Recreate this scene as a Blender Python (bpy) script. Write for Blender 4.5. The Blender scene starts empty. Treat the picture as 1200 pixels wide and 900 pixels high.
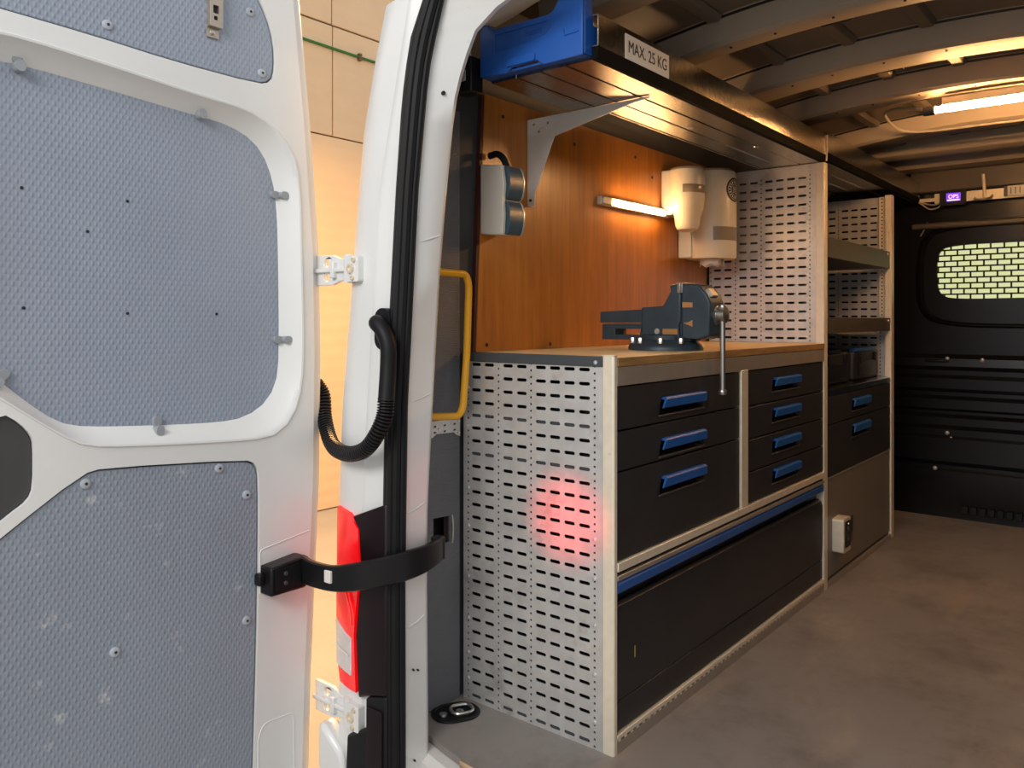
import bpy, bmesh, math, random
from mathutils import Vector, Matrix
from mathutils.geometry import tessellate_polygon
random.seed(7)
S = bpy.context.scene
COL = S.collection

# ------------------------------------------------------------------ camera, world, lights, exposure
cd = bpy.data.cameras.new('camera'); cam = bpy.data.objects.new('camera', cd); COL.objects.link(cam)
cam.location = (1.0744, -1.7237, 1.0965)
cam.rotation_euler = (math.pi/2, 0, 0.6841)
cd.sensor_fit = 'HORIZONTAL'; cd.sensor_width = 36.0
cd.lens = 36.0*942.44/1200.0
cd.shift_y = -75.68/1200.0
cd.clip_start = 0.02
S.camera = cam

w = bpy.data.worlds.new('world'); S.world = w; w.use_nodes = True
wb = w.node_tree.nodes['Background']
wb.inputs[0].default_value = (0.93, 0.96, 1.0, 1); wb.inputs[1].default_value = 0.62

def area(name, loc, rot, sx, sy, power, col):
    l = bpy.data.lights.new(name, 'AREA'); l.shape = 'RECTANGLE'; l.size = sx; l.size_y = sy
    l.energy = power; l.color = col
    o = bpy.data.objects.new(name, l); COL.objects.link(o); o.location = loc; o.rotation_euler = rot
    return o
# added unseen soft light behind the camera, and the warm lamp left of van
area('rear_fill_light', (0.7, -4.0, 3.0), (math.radians(55), 0, math.radians(10)), 2.0, 1.2, 88, (1.0, 0.98, 0.96))
area('wall_flood_light', (-2.4, 1.6, 3.3), (0, math.radians(-12), 0), 0.5, 1.6, 250, (1.0, 0.56, 0.22))
# added red spot for the glow on the near panel, source unknown
sl = bpy.data.lights.new('red_glow_spot', 'SPOT'); sl.energy = 850; sl.color = (1.0, 0.03, 0.04)
sl.spot_size = math.radians(5.0); sl.spot_blend = 1.0; sl.shadow_soft_size = 0.03
so = bpy.data.objects.new('red_glow_spot', sl); COL.objects.link(so)
so.location = (0.62, -3.2, 0.62)
so.rotation_euler = (Vector((-0.145, 0.0, 0.575))-Vector(so.location)).to_track_quat('-Z', 'Y').to_euler()

S.view_settings.view_transform = 'Standard'; S.view_settings.look = 'None'
S.view_settings.gamma = 1.0; S.view_settings.use_curve_mapping = False
S.view_settings.exposure = 0.35

# ------------------------------------------------------------------ materials
def nodes_mat(name):
    m = bpy.data.materials.new(name); m.use_nodes = True
    nt = m.node_tree; b = nt.nodes['Principled BSDF']
    return m, nt, b
def N(nt, t, **k):
    n = nt.nodes.new(t)
    for a, v in k.items(): setattr(n, a, v)
    return n
def mat(name, col, rough=0.5, metal=0.0, var=0.08, vscale=9.0, bump=0.0, bscale=180.0, stretch=None,
        rvar=0.0, emit=None, estr=0.0, alpha=None, coat=0.0, spec=None):
    m, nt, b = nodes_mat(name); L = nt.links.new
    tc = N(nt, 'ShaderNodeTexCoord'); mp = N(nt, 'ShaderNodeMapping')
    if stretch: mp.inputs['Scale'].default_value = stretch
    L(tc.outputs['Object'], mp.inputs[0])
    nz = N(nt, 'ShaderNodeTexNoise'); nz.inputs['Scale'].default_value = vscale
    nz.inputs['Detail'].default_value = 6.0; nz.inputs['Roughness'].default_value = 0.6
    L(mp.outputs[0], nz.inputs['Vector'])
    rp = N(nt, 'ShaderNodeValToRGB')
    rp.color_ramp.elements[0].position = 0.3; rp.color_ramp.elements[1].position = 0.7
    rp.color_ramp.elements[0].color = (*[c*(1-var) for c in col], 1)
    rp.color_ramp.elements[1].color = (*[min(1, c*(1+var)) for c in col], 1)
    L(nz.outputs[0], rp.inputs[0]); L(rp.outputs[0], b.inputs['Base Color'])
    b.inputs['Roughness'].default_value = rough; b.inputs['Metallic'].default_value = metal
    if rvar:
        mr = N(nt, 'ShaderNodeMapRange'); mr.inputs['To Min'].default_value = rough-rvar; mr.inputs['To Max'].default_value = rough+rvar
        L(nz.outputs[0], mr.inputs[0]); L(mr.outputs[0], b.inputs['Roughness'])
    if coat: b.inputs['Coat Weight'].default_value = coat; b.inputs['Coat Roughness'].default_value = 0.15
    if spec is not None: b.inputs['Specular IOR Level'].default_value = spec
    if bump:
        n2 = N(nt, 'ShaderNodeTexNoise'); n2.inputs['Scale'].default_value = bscale; n2.inputs['Detail'].default_value = 3
        L(mp.outputs[0], n2.inputs['Vector'])
        bp = N(nt, 'ShaderNodeBump'); bp.inputs['Strength'].default_value = bump; bp.inputs['Distance'].default_value = 0.002
        L(n2.outputs[0], bp.inputs['Height']); L(bp.outputs[0], b.inputs['Normal'])
    if emit:
        b.inputs['Emission Color'].default_value = (*emit, 1); b.inputs['Emission Strength'].default_value = estr
    return m

def add_mask(m, col, scale, lo, hi, amount=1.0, stretch=(1, 1, 1), detail=8, seed=0.0):
    """blotches of wear or dirt of another colour mixed over the base colour"""
    nt = m.node_tree; L = nt.links.new; b = nt.nodes['Principled BSDF']
    src = b.inputs['Base Color'].links[0].from_socket
    tc = N(nt, 'ShaderNodeTexCoord'); mp = N(nt, 'ShaderNodeMapping'); mp.inputs['Scale'].default_value = stretch
    mp.inputs['Location'].default_value = (seed, seed*1.7, seed*0.6)
    L(tc.outputs['Object'], mp.inputs[0])
    nz = N(nt, 'ShaderNodeTexNoise'); nz.inputs['Scale'].default_value = scale; nz.inputs['Detail'].default_value = detail
    nz.inputs['Roughness'].default_value = 0.68
    L(mp.outputs[0], nz.inputs['Vector'])
    mr = N(nt, 'ShaderNodeMapRange'); mr.inputs['From Min'].default_value = lo; mr.inputs['From Max'].default_value = hi
    mr.inputs['To Max'].default_value = amount
    L(nz.outputs[0], mr.inputs[0])
    mx = N(nt, 'ShaderNodeMix', data_type='RGBA')
    L(mr.outputs[0], mx.inputs['Factor']); L(src, mx.inputs['A']); mx.inputs['B'].default_value = (*col, 1)
    L(mx.outputs['Result'], b.inputs['Base Color'])
    return m

def dimple_mat(name, col, scale, axes, strength, rough=0.42, dist=0.003):
    """embossed plastic sheet: rows of small bumps (relief by bump map)"""
    m = mat(name, col, rough, var=0.05, vscale=4)
    nt = m.node_tree; L = nt.links.new; b = nt.nodes['Principled BSDF']
    tc = N(nt, 'ShaderNodeTexCoord'); sp = N(nt, 'ShaderNodeSeparateXYZ'); L(tc.outputs['Object'], sp.inputs[0])
    def sc(o, s):
        q = N(nt, 'ShaderNodeMath', operation='MULTIPLY'); L(o, q.inputs[0]); q.inputs[1].default_value = s; return q.outputs[0]
    def fn(op, a):
        q = N(nt, 'ShaderNodeMath', operation=op); L(a, q.inputs[0]); return q.outputs[0]
    def two(op, a, c):
        q = N(nt, 'ShaderNodeMath', operation=op); L(a, q.inputs[0]); L(c, q.inputs[1]); return q.outputs[0]
    u = sc(sp.outputs[axes[0]], scale); v = sc(sp.outputs[axes[1]], scale*0.577)
    h = two('MULTIPLY', fn('SINE', u), fn('SINE', v))
    mxm = N(nt, 'ShaderNodeMath', operation='MAXIMUM'); L(h, mxm.inputs[0]); mxm.inputs[1].default_value = 0.0; h = mxm.outputs[0]
    bp = N(nt, 'ShaderNodeBump'); bp.inputs['Strength'].default_value = strength; bp.inputs['Distance'].default_value = dist
    L(h, bp.inputs['Height']); L(bp.outputs[0], b.inputs['Normal'])
    return m

def wave_bump(m, scale, strength, axis='Z', dist=0.004, distort=1.0):
    nt = m.node_tree; L = nt.links.new; b = nt.nodes['Principled BSDF']
    tc = N(nt, 'ShaderNodeTexCoord'); wv = N(nt, 'ShaderNodeTexWave', bands_direction=axis)
    wv.inputs['Scale'].default_value = scale; wv.inputs['Distortion'].default_value = distort
    wv.inputs['Detail'].default_value = 2
    L(tc.outputs['Object'], wv.inputs['Vector'])
    bp = N(nt, 'ShaderNodeBump'); bp.inputs['Strength'].default_value = strength; bp.inputs['Distance'].default_value = dist
    L(wv.outputs['Fac'], bp.inputs['Height']); L(bp.outputs[0], b.inputs['Normal'])
    return m

M = {}
M['white'] = add_mask(mat('white_paint', (0.74, 0.74, 0.72), 0.32, var=0.03, vscale=3, coat=0.3), (0.42, 0.38, 0.33), 14, 0.66, 0.78, 0.5)
M['whitein'] = add_mask(mat('white_paint_dusty', (0.62, 0.59, 0.55), 0.45, var=0.06, vscale=5), (0.25, 0.2, 0.16), 18, 0.64, 0.76, 0.6)
M['dgrey'] = dimple_mat('dimpled_grey_panel', (0.285, 0.325, 0.395), 440, (1, 2), 0.42)
M['dgreylow'] = add_mask(dimple_mat('dimpled_grey_panel_scuffed', (0.255, 0.29, 0.345), 440, (1, 2), 0.42),
                         (0.55, 0.56, 0.56), 11, 0.60, 0.72, 0.8, (1, 1, 1.5))
M['dark_plate'] = mat('dark_grey_plate', (0.05, 0.05, 0.05), 0.55)
M['clip'] = mat('grey_plastic_clip', (0.30, 0.32, 0.34), 0.4)
M['rivet'] = mat('grey_rivet', (0.40, 0.43, 0.47), 0.4)
M['black'] = mat('black_plastic', (0.007, 0.0065, 0.007), 0.38, var=0.15, spec=0.3)
M['blacksoft'] = mat('black_rubber', (0.006, 0.006, 0.007), 0.5, var=0.15, spec=0.25)
M['drawer'] = add_mask(mat('charcoal_drawer_plastic', (0.020, 0.020, 0.021), 0.48, var=0.15, bump=0.15, bscale=420), (0.05, 0.045, 0.04), 7, 0.58, 0.8, 0.6)
M['flap'] = add_mask(mat('charcoal_flap_plastic', (0.017, 0.018, 0.020), 0.42, var=0.15, bump=0.15, bscale=420), (0.05, 0.05, 0.05), 6, 0.6, 0.8, 0.6)
M['blue'] = mat('blue_plastic', (0.012, 0.085, 0.30), 0.4, var=0.08)
M['bluebin'] = mat('blue_bin_plastic', (0.010, 0.085, 0.36), 0.38, var=0.06)
M['galv'] = add_mask(mat('galvanised_perforated_steel', (0.64, 0.62, 0.59), 0.42, 0.62, var=0.10, vscale=16, rvar=0.1), (0.30, 0.27, 0.25), 7, 0.56, 0.74, 0.75)
M['galvd'] = mat('dark_galvanised_steel', (0.34, 0.30, 0.24), 0.13, 1.0, var=0.3, vscale=60, rvar=0.04, bump=0.25, bscale=500)
M['alu'] = add_mask(mat('aluminium_profile', (0.80, 0.70, 0.54), 0.4, 0.35, var=0.06, vscale=30), (0.4, 0.36, 0.30), 24, 0.64, 0.75, 0.6)
M['alustrip'] = mat('brushed_aluminium_strip', (0.42, 0.37, 0.31), 0.45, 0.6, var=0.08)
M['strip'] = mat('dark_grey_edge_strip', (0.045, 0.05, 0.055), 0.45)
M['greypanel'] = mat('grey_brown_panel', (0.20, 0.175, 0.15), 0.5, 0.2, var=0.06, vscale=6)
M['tray'] = mat('dark_painted_tray', (0.085, 0.072, 0.058), 0.42, 0.3, var=0.12)
M['matte'] = mat('black_flange_shade', (0.006, 0.006, 0.006), 0.85, var=0.1, spec=0.06)  # shade and dark reflection of the fascia's lower flange, painted in as black
M['steel'] = mat('steel', (0.55, 0.53, 0.50), 0.3, 0.95)
M['bolt'] = mat('zinc_bolt', (0.75, 0.74, 0.72), 0.35, 0.8)
M['yellow'] = add_mask(mat('yellow_paint', (0.74, 0.36, 0.01), 0.38, var=0.06), (0.25, 0.10, 0.02), 45, 0.68, 0.76, 0.7)
M['vise'] = mat('blue_grey_vise_paint', (0.026, 0.042, 0.055), 0.45, 0.1, var=0.18, vscale=12, bump=0.2, bscale=90)
M['vsteel'] = mat('worn_vise_steel', (0.45, 0.42, 0.38), 0.3, 0.9)
M['emblem'] = mat('copper_badge', (0.45, 0.22, 0.08), 0.4, 0.4)
M['dispw'] = mat('white_dispenser_plastic', (0.66, 0.62, 0.54), 0.35, var=0.04)
M['dispc'] = mat('cream_dispenser_plastic', (0.70, 0.62, 0.47), 0.3, var=0.04)
M['window_smoke'] = mat('smoked_window', (0.28, 0.22, 0.15), 0.25, var=0.05)
M['petrol'] = mat('petrol_grey_plastic', (0.045, 0.085, 0.11), 0.35, var=0.06)
M['silver'] = mat('silver_edge', (0.6, 0.6, 0.58), 0.3, 0.7)
M['paper'] = mat('label_white', (0.74, 0.70, 0.64), 0.6, var=0.03)
M['ink'] = mat('label_black', (0.01, 0.01, 0.01), 0.6)
M['red'] = mat('red_lens', (0.78, 0.006, 0.010), 0.12, var=0.12, vscale=26, coat=0.4, emit=(1.0, 0.004, 0.006), estr=0.3)
M['clearlens'] = mat('clear_lens', (0.72, 0.68, 0.66), 0.12, var=0.08, vscale=40, coat=0.6)
M['tailblack'] = mat('black_lamp_housing', (0.010, 0.004, 0.005), 0.3, var=0.1, spec=0.3)
M['led'] = mat('led_tube', (1, 0.9, 0.8), 0.4, emit=(1.0, 0.52, 0.20), estr=150)
M['led2'] = mat('led_strip', (1, 0.9, 0.8), 0.4, emit=(1.0, 0.60, 0.28), estr=60)
M['screen'] = mat('lit_screen', (0.1, 0.02, 0.3), 0.4, emit=(0.16, 0.03, 0.75), estr=1.1)
M['screentext'] = mat('lit_screen_text', (0.6, 0.4, 0.9), 0.4, emit=(0.75, 0.5, 1.0), estr=1.6)
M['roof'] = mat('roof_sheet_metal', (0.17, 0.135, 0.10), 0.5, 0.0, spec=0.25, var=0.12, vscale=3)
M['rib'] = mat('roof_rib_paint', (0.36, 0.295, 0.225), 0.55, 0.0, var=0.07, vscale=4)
M['bulk'] = add_mask(mat('black_bulkhead_steel', (0.006, 0.006, 0.0065), 0.24, var=0.2, spec=0.4, vscale=4, bump=0.1, bscale=20), (0.03, 0.025, 0.02), 9, 0.62, 0.8, 0.6)
M['bulkbrown'] = mat('bulkhead_header_paint', (0.095, 0.075, 0.055), 0.38, var=0.15, vscale=4)
M['lining'] = wave_bump(mat('grey_lining_sheet', (0.12, 0.125, 0.135), 0.5, var=0.06), 60, 0.35, 'Z', 0.002, 0.3)
M['wallpaint'] = mat('grey_side_wall_paint', (0.045, 0.047, 0.05), 0.5, var=0.08)
M['outwall'] = wave_bump(mat('ribbed_hall_cladding', (0.80, 0.57, 0.34), 0.7, var=0.05, vscale=1.5), 2.6, 0.10, 'Z', 0.02, 2.5)
M['joint'] = mat('dark_cladding_joint', (0.16, 0.09, 0.05), 0.8)
M['green'] = mat('green_cable_sheath', (0.03, 0.16, 0.02), 0.5)
M['concrete'] = mat('pale_concrete', (0.40, 0.36, 0.30), 0.8, var=0.08, vscale=2)
M['lightwood'] = mat('raw_plywood_edge', (0.55, 0.38, 0.22), 0.7, var=0.15, vscale=20)
M['cable'] = mat('grey_white_cable', (0.42, 0.37, 0.3), 0.5)
M['seat'] = mat('dark_seat_fabric', (0.03, 0.03, 0.035), 0.8)

# varnished orange plywood with vertical grain
M['ply'] = mat('orange_varnished_plywood', (0.44, 0.15, 0.018), 0.34, var=0.22, vscale=5, stretch=(1, 5, 0.55), coat=0.25)
add_mask(M['ply'], (0.34, 0.10, 0.012), 26, 0.5, 0.68, 0.7, (1, 2.2, 0.12), 4)
add_mask(M['ply'], (0.56, 0.22, 0.035), 2.2, 0.52, 0.72, 0.6, (1, 1, 1), 3, 4.0)
M['plyedge'] = mat('dark_red_plywood_edge', (0.06, 0.014, 0.010), 0.5)
M['worktop'] = mat('pale_worktop_plywood', (0.62, 0.43, 0.21), 0.5, var=0.12, vscale=6, stretch=(6, 0.6, 1))
M['worktopedge'] = mat('brown_worktop_edge', (0.30, 0.165, 0.06), 0.5, var=0.3, vscale=18, stretch=(1, 0.4, 5))
M['floor'] = mat('worn_grey_floor_board', (0.225, 0.20, 0.18), 0.46, var=0.10, vscale=2.2, rvar=0.08, bump=0.08, bscale=260)
add_mask(M['floor'], (0.10, 0.082, 0.07), 2.6, 0.47, 0.66, 0.65)
add_mask(M['floor'], (0.36, 0.28, 0.21), 5.0, 0.54, 0.74, 0.6, (1, 0.35, 1), 8, 3.1)
add_mask(M['floor'], (0.09, 0.065, 0.05), 17, 0.66, 0.76, 0.5, (1, 0.6, 1), 8, 9.1)
add_mask(M['floor'], (0.26, 0.10, 0.03), 8.0, 0.70, 0.76, 0.6, (1, 1, 1), 8, 5.3)
# tinted glass of the bulkhead window
def glass_mat():
    m, nt, b = nodes_mat('tinted_window_glass'); L = nt.links.new
    out = nt.nodes['Material Output']
    t = N(nt, 'ShaderNodeBsdfTransparent'); t.inputs[0].default_value = (1.0, 1.0, 0.70, 1)
    g = N(nt, 'ShaderNodeBsdfGlossy'); g.inputs['Roughness'].default_value = 0.03
    fr = N(nt, 'ShaderNodeFresnel'); fr.inputs[0].default_value = 1.45
    mx = N(nt, 'ShaderNodeMixShader')
    L(fr.outputs[0], mx.inputs[0]); L(t.outputs[0], mx.inputs[1]); L(g.outputs[0], mx.inputs[2]); L(mx.outputs[0], out.inputs[0])
    return m
M['glass'] = glass_mat()

# ------------------------------------------------------------------ mesh builder
class MB:
    def __init__(s): s.bm = bmesh.new()
    def face(s, vs, mi=0):
        try:
            f = s.bm.faces.new(vs); f.material_index = mi; return f
        except ValueError: return None
    def box(s, x0, x1, y0, y1, z0, z1, mi=0):
        v = [s.bm.verts.new((x, y, z)) for x in (x0, x1) for y in (y0, y1) for z in (z0, z1)]
        for q in ((0, 1, 3, 2), (4, 6, 7, 5), (0, 4, 5, 1), (2, 3, 7, 6), (0, 2, 6, 4), (1, 5, 7, 3)):
            s.face([v[i] for i in q], mi)
        return s
    def prism(s, outer, axis, a0, a1, holes=(), mi=0, side_mi=None):
        """outline (with holes) in the plane across `axis`, extruded from a0 to a1"""
        def P(u, a):
            return {'x': (a, u[0], u[1]), 'y': (u[0], a, u[1]), 'z': (u[0], u[1], a)}[axis]
        loops = [list(outer)]+[list(h) for h in holes]
        tris = tessellate_polygon([[Vector((p[0], p[1], 0)) for p in l] for l in loops])
        flat = [p for l in loops for p in l]
        A = [s.bm.verts.new(P(p, a0)) for p in flat]; B = [s.bm.verts.new(P(p, a1)) for p in flat]
        for t in tris:
            s.face([A[i] for i in t], mi); s.face([B[i] for i in reversed(t)], mi)
        k = 0
        for l in loops:
            n = len(l)
            for i in range(n):
                j = (i+1) % n
                s.face([A[k+i], A[k+j], B[k+j], B[k+i]], mi if side_mi is None else side_mi)
            k += n
        return s
    def tube(s, path, r, n=10, mi=0, cap=True, rf=None):
        path = [Vector(p) for p in path]; rings = []
        up = None
        for i, p in enumerate(path):
            t = (path[min(i+1, len(path)-1)]-path[max(i-1, 0)]).normalized()
            if up is None:
                up = t.orthogonal().normalized()
            up = (up-t*up.dot(t)).normalized(); sd = t.cross(up)
            rr = r if rf is None else rf(i)
            rings.append([s.bm.verts.new(p+(up*math.cos(a)+sd*math.sin(a))*rr) for a in [2*math.pi*k/n for k in range(n)]])
        for a, b in zip(rings, rings[1:]):
            for k in range(n): s.face([a[k], a[(k+1) % n], b[(k+1) % n], b[k]], mi)
        if cap: s.face(rings[0][::-1], mi); s.face(rings[-1], mi)
        return s
    def cyl(s, p0, p1, r0, r1=None, n=16, mi=0):
        return s.tube([p0, p1], r0, n, mi, True, (lambda i: r0 if i == 0 else (r0 if r1 is None else r1)))
    def lathe(s, prof, c, n=28, mi=0, axis='z'):
        """prof: (r, h) pairs about an axis through c"""
        rings = []
        for r, h in prof:
            ring = []
            for k in range(n):
                a = 2*math.pi*k/n; u, v = r*math.cos(a), r*math.sin(a)
                d = {'z': (u, v, h), 'x': (h, u, v), 'y': (u, h, v)}[axis]
                ring.append(s.bm.verts.new((c[0]+d[0], c[1]+d[1], c[2]+d[2])))
            rings.append(ring)
        for a, b in zip(rings, rings[1:]):
            for k in range(n): s.face([a[k], a[(k+1) % n], b[(k+1) % n], b[k]], mi)
        s.face(rings[0][::-1], mi); s.face(rings[-1], mi)
        return s
    def grid(s, rows, mi=0, close=False):
        R = [[s.bm.verts.new(p) for p in r] for r in rows]
        for a, b in zip(R, R[1:]):
            n = len(a)
            for k in range(n if close else n-1): s.face([a[k], a[(k+1) % n], b[(k+1) % n], b[k]], mi)
        return s
    def build(s, name, mats, parent=None, bevel=0.0, smooth=35, solid=0.0, seg=2):
        bmesh.ops.recalc_face_normals(s.bm, faces=s.bm.faces)
        me = bpy.data.meshes.new(name); 
        for f in s.bm.faces: f.smooth = True
        s.bm.to_mesh(me); s.bm.free()
        me.set_sharp_from_angle(angle=math.radians(smooth))
        for m in (mats if isinstance(mats, (list, tuple)) else [mats]): me.materials.append(m)
        o = bpy.data.objects.new(name, me); COL.objects.link(o)
        if parent is not None: o.parent = parent
        if bevel:
            b = o.modifiers.new('bevel', 'BEVEL'); b.width = bevel; b.segments = seg; b.limit_method = 'ANGLE'; b.angle_limit = math.radians(40)
        if solid:
            q = o.modifiers.new('solid', 'SOLIDIFY'); q.thickness = solid; q.offset = 0
        return o

def box(name, m, parent, x0, x1, y0, y1, z0, z1, bevel=0.0, seg=2):
    c = ((x0+x1)/2, (y0+y1)/2, (z0+z1)/2)
    o = MB().box(x0, x1, y0, y1, z0, z1).build(name, m, parent, bevel, seg=seg)
    return o
def thing(name, label, cat, group=None):
    o = bpy.data.objects.new(name, None); COL.objects.link(o); o.empty_display_size = 0.05
    o['label'] = label; o['category'] = cat
    if group: o['group'] = group
    return o
def tag(o, label, cat, group=None):
    o['label'] = label; o['category'] = cat
    if group: o['group'] = group
    return o
def structure(o, label=None, cat=None):
    o['kind'] = 'structure'
    if label: o['label'] = label
    if cat: o['category'] = cat
    return o
def part_label(o, t): o['label'] = t; return o
def settle(o, loc):
    """put a thing's Empty at its base without moving the parts"""
    o.location = loc
    for c in o.children: c.matrix_parent_inverse = Matrix.Translation(-Vector(loc))
def smoothloop(pts, it=2):
    for _ in range(it):
        q = []
        for i in range(len(pts)):
            a, b = pts[i], pts[(i+1) % len(pts)]
            q += [(a[0]*.75+b[0]*.25, a[1]*.75+b[1]*.25), (a[0]*.25+b[0]*.75, a[1]*.25+b[1]*.75)]
        pts = q
    return pts
def spline(pts, n=8):
    """Catmull-Rom through points"""
    P = [Vector(p) for p in pts]; P = [P[0]*2-P[1]]+P+[P[-1]*2-P[-2]]; out = []
    for i in range(1, len(P)-2):
        a, b, c, d = P[i-1:i+3]
        for k in range(n):
            t = k/n
            out.append(0.5*((2*b)+(c-a)*t+(2*a-5*b+4*c-d)*t*t+(3*b-a-3*c+d)*t**3))
    out.append(P[-2]); return out
def fillet(pts, r, n=6):
    """round the inner corners of a 3D polyline"""
    P = [Vector(p) for p in pts]; out = [P[0]]
    for i in range(1, len(P)-1):
        a = (P[i-1]-P[i]); b = (P[i+1]-P[i]); rr = min(r, a.length*.49, b.length*.49)
        a = P[i]+a.normalized()*rr; b = P[i]+b.normalized()*rr
        for k in range(n+1):
            t = k/n; out.append(a*(1-t)**2+P[i]*2*t*(1-t)+b*t*t)
    out.append(P[-1]); return out
def rrect(x0, x1, y0, y1, r, n=5):
    out = []
    for cx, cy, a0 in ((x1-r, y1-r, 0), (x0+r, y1-r, 90), (x0+r, y0+r, 180), (x1-r, y0+r, 270)):
        for k in range(n+1):
            a = math.radians(a0+90*k/n); out.append((cx+r*math.cos(a), cy+r*math.sin(a)))
    return out
def interp(tab, z):
    """tab: (x, z) pairs in any order -> x at z, linear"""
    t = sorted((b, a) for a, b in tab)
    if z <= t[0][0]: return t[0][1]
    if z >= t[-1][0]:
        (z0, x0), (z1, x1) = t[-2], t[-1]
        return x1+(x1-x0)/(z1-z0)*(z-z1)
    for (z0, x0), (z1, x1) in zip(t, t[1:]):
        if z0 <= z <= z1: return x0+(x1-x0)*(z-z0)/(z1-z0)
def text_mesh(name, body, size, m, parent, matrix, sx=1.0):
    c = bpy.data.curves.new(name, 'FONT'); c.body = body; c.size = size; c.align_x = 'CENTER'; c.align_y = 'CENTER'; c.extrude = 0.0004
    t = bpy.data.objects.new(name, c); COL.objects.link(t)
    dg = bpy.context.evaluated_depsgraph_get(); me = bpy.data.meshes.new_from_object(t.evaluated_get(dg))
    bpy.data.objects.remove(t); me.transform(matrix @ Matrix.Diagonal((sx, 1, 1, 1)))
    me.name = name; me.materials.clear(); me.materials.append(m)
    o = bpy.data.objects.new(name, me); COL.objects.link(o)
    if parent is not None: o.parent = parent
    return o

# ================================================================== THE SETTING
# ---- hall outside
structure(MB().box(-9, 6, -6, 12, -0.72, -0.62).build('floor_outside', M['concrete']))
ow = structure(MB().box(-4.95, -4.825, -3.0, 9.0, -0.62, 5.2).build('wall_outside', M['joint']))
for (y0, y1, z0, z1) in ((-2.9, 8.9, -0.612, 2.75),
                         (0.5, 2.90, 2.762, 3.757), (2.912, 5.3, 2.762, 3.757),
                         (0.5, 2.89, 3.772, 5.1), (2.902, 5.3, 3.772, 5.1)):
    MB().box(-4.825, -4.80, y0, y1, z0, z1).build('cladding_panel', M['outwall'], ow, 0.006)
gc = tag(MB().tube([(-4.785, 0.5, 3.55), (-4.785, 2.6, 3.553), (-4.785, 3.2, 3.548), (-4.785, 5.2, 3.54)], 0.013, 8).build('green_cable', M['green']),
         'green cable running along the orange lit hall wall', 'cable')
MB().box(-4.80, -4.765, 3.19, 3.22, 3.515, 3.58).build('cable_clip', M['joint'], gc)

# ---- van floor
edge = [(-0.545, -0.192), (-0.443, -0.216), (-0.366, -0.235), (-0.291, -0.251), (-0.233, -0.256), (0.0, -0.272), (0.4, -0.28), (1.1, -0.272), (1.28, -0.2)]
fl = structure(MB().prism(edge+[(1.28, 3.30), (-0.545, 3.30)], 'z', -0.018, 0.0).build('floor', M['floor']))
MB().grid([[(x, y-0.003, z) for x, y in edge[3:8]] for z in (-0.001, -0.017)]).build('board_edge', M['lightwood'], fl, solid=0.004)
# body sill under the floor edge
sill = MB()
prof = [(0.03, -0.02), (-0.03, -0.02), (-0.05, -0.035), (-0.055, -0.09), (-0.05, -0.35), (0.02, -0.36)]
ed2 = edge
sill.grid([[(x, y+dy, z) for x, y in ed2] for dy, z in prof])
structure(sill.build('trim_sill', M['whitein']))

# ---- left side wall of the load space (behind racking), with a cut-out near the rear
def wall_x(z):
    return -0.527 if z <= 1.80 else -0.527+0.22*((z-1.80)/0.2)**1.6
wl = MB()
zs = [1.0, 1.8, 1.85, 1.9, 1.95, 2.0, 2.03]
wl.grid([[(wall_x(z), y, z) for y in (-0.19, 3.3)] for z in zs])
wl.grid([[(wall_x(z)-0.02, y, z) for y in (-0.19, 3.3)] for z in zs])
wl.prism([(-0.19, -0.0), (3.3, -0.0), (3.3, 1.0), (-0.19, 1.0)], 'x', -0.545, -0.527,
         [[(-0.118, 0.452), (-0.05, 0.458), (-0.05, 0.536), (-0.118, 0.541)]])
wll = structure(wl.build('wall_left', M['wallpaint']))
lp = MB().prism([(-0.188, 0.002), (-0.008, 0.002), (-0.008, 1.70), (-0.188, 1.70)], 'x', -0.5265, -0.521,
                [[(-0.116, 0.455), (-0.051, 0.46), (-0.051, 0.534), (-0.116, 0.538)]]).build('lining_sheet', M['lining'], wll)
box('cavity_back', M['wallpaint'], wll, -0.62, -0.60, -0.19, 0.1, 0.3, 0.7)
for y in (-0.043,):
    MB().tube(fillet([(-0.5215, y+0.004, 0.455), (-0.515, y, 0.47), (-0.513, y, 0.50), (-0.515, y, 0.52), (-0.5215, y+0.004, 0.534)], .01, 3), 0.0025, 6).build('cutout_edge', M['cable'], wll)

# ---- right side wall, outer skins (keep daylight out of the load space)
structure(box('wall_right', M['wallpaint'], None, 1.28, 1.33, -0.19, 3.32, -0.02, 2.08))
osk = MB()
osk.grid([[(-0.70, 0.0, z), (-0.74, 3.6, z)] for z in (-0.5, 1.2)]+[[(-0.60, 0.0, 1.75), (-0.64, 3.6, 1.75)], [(-0.42, 0.0, 2.05), (-0.45, 3.6, 2.05)]])
structure(osk.build('wall_outer_skin', M['white'], solid=0.01))

# ---- rear corner pillar (white body metal), traced heights -> positions in metres
T_out = [(-0.481, 1.919), (-0.527, 1.764), (-0.575, 1.604), (-0.596, 1.436), (-0.634, 1.118), (-0.666, 0.863), (-0.681, 0.594), (-0.681, -0.5)]
T_cor = [(-0.406, 1.888), (-0.453, 1.739), (-0.475, 1.581), (-0.508, 1.422), (-0.572, 0.872), (-0.582, 0.615), (-0.585, -0.5)]
T_cre = [(-0.357, 1.876), (-0.409, 1.656), (-0.466, 1.418), (-0.511, 0.877), (-0.531, 0.622), (-0.533, -0.5)]
T_sl = [(-0.303, 1.865), (-0.353, 1.773), (-0.38, 1.632), (-0.401, 1.413), (-0.442, 0.88), (-0.448, 0.633), (-0.448, -0.5)]
T_sr = [(-0.273, 1.861), (-0.322, 1.703), (-0.36, 1.41), (-0.397, 0.883), (-0.406, 0.456), (-0.403, -0.5)]
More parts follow.
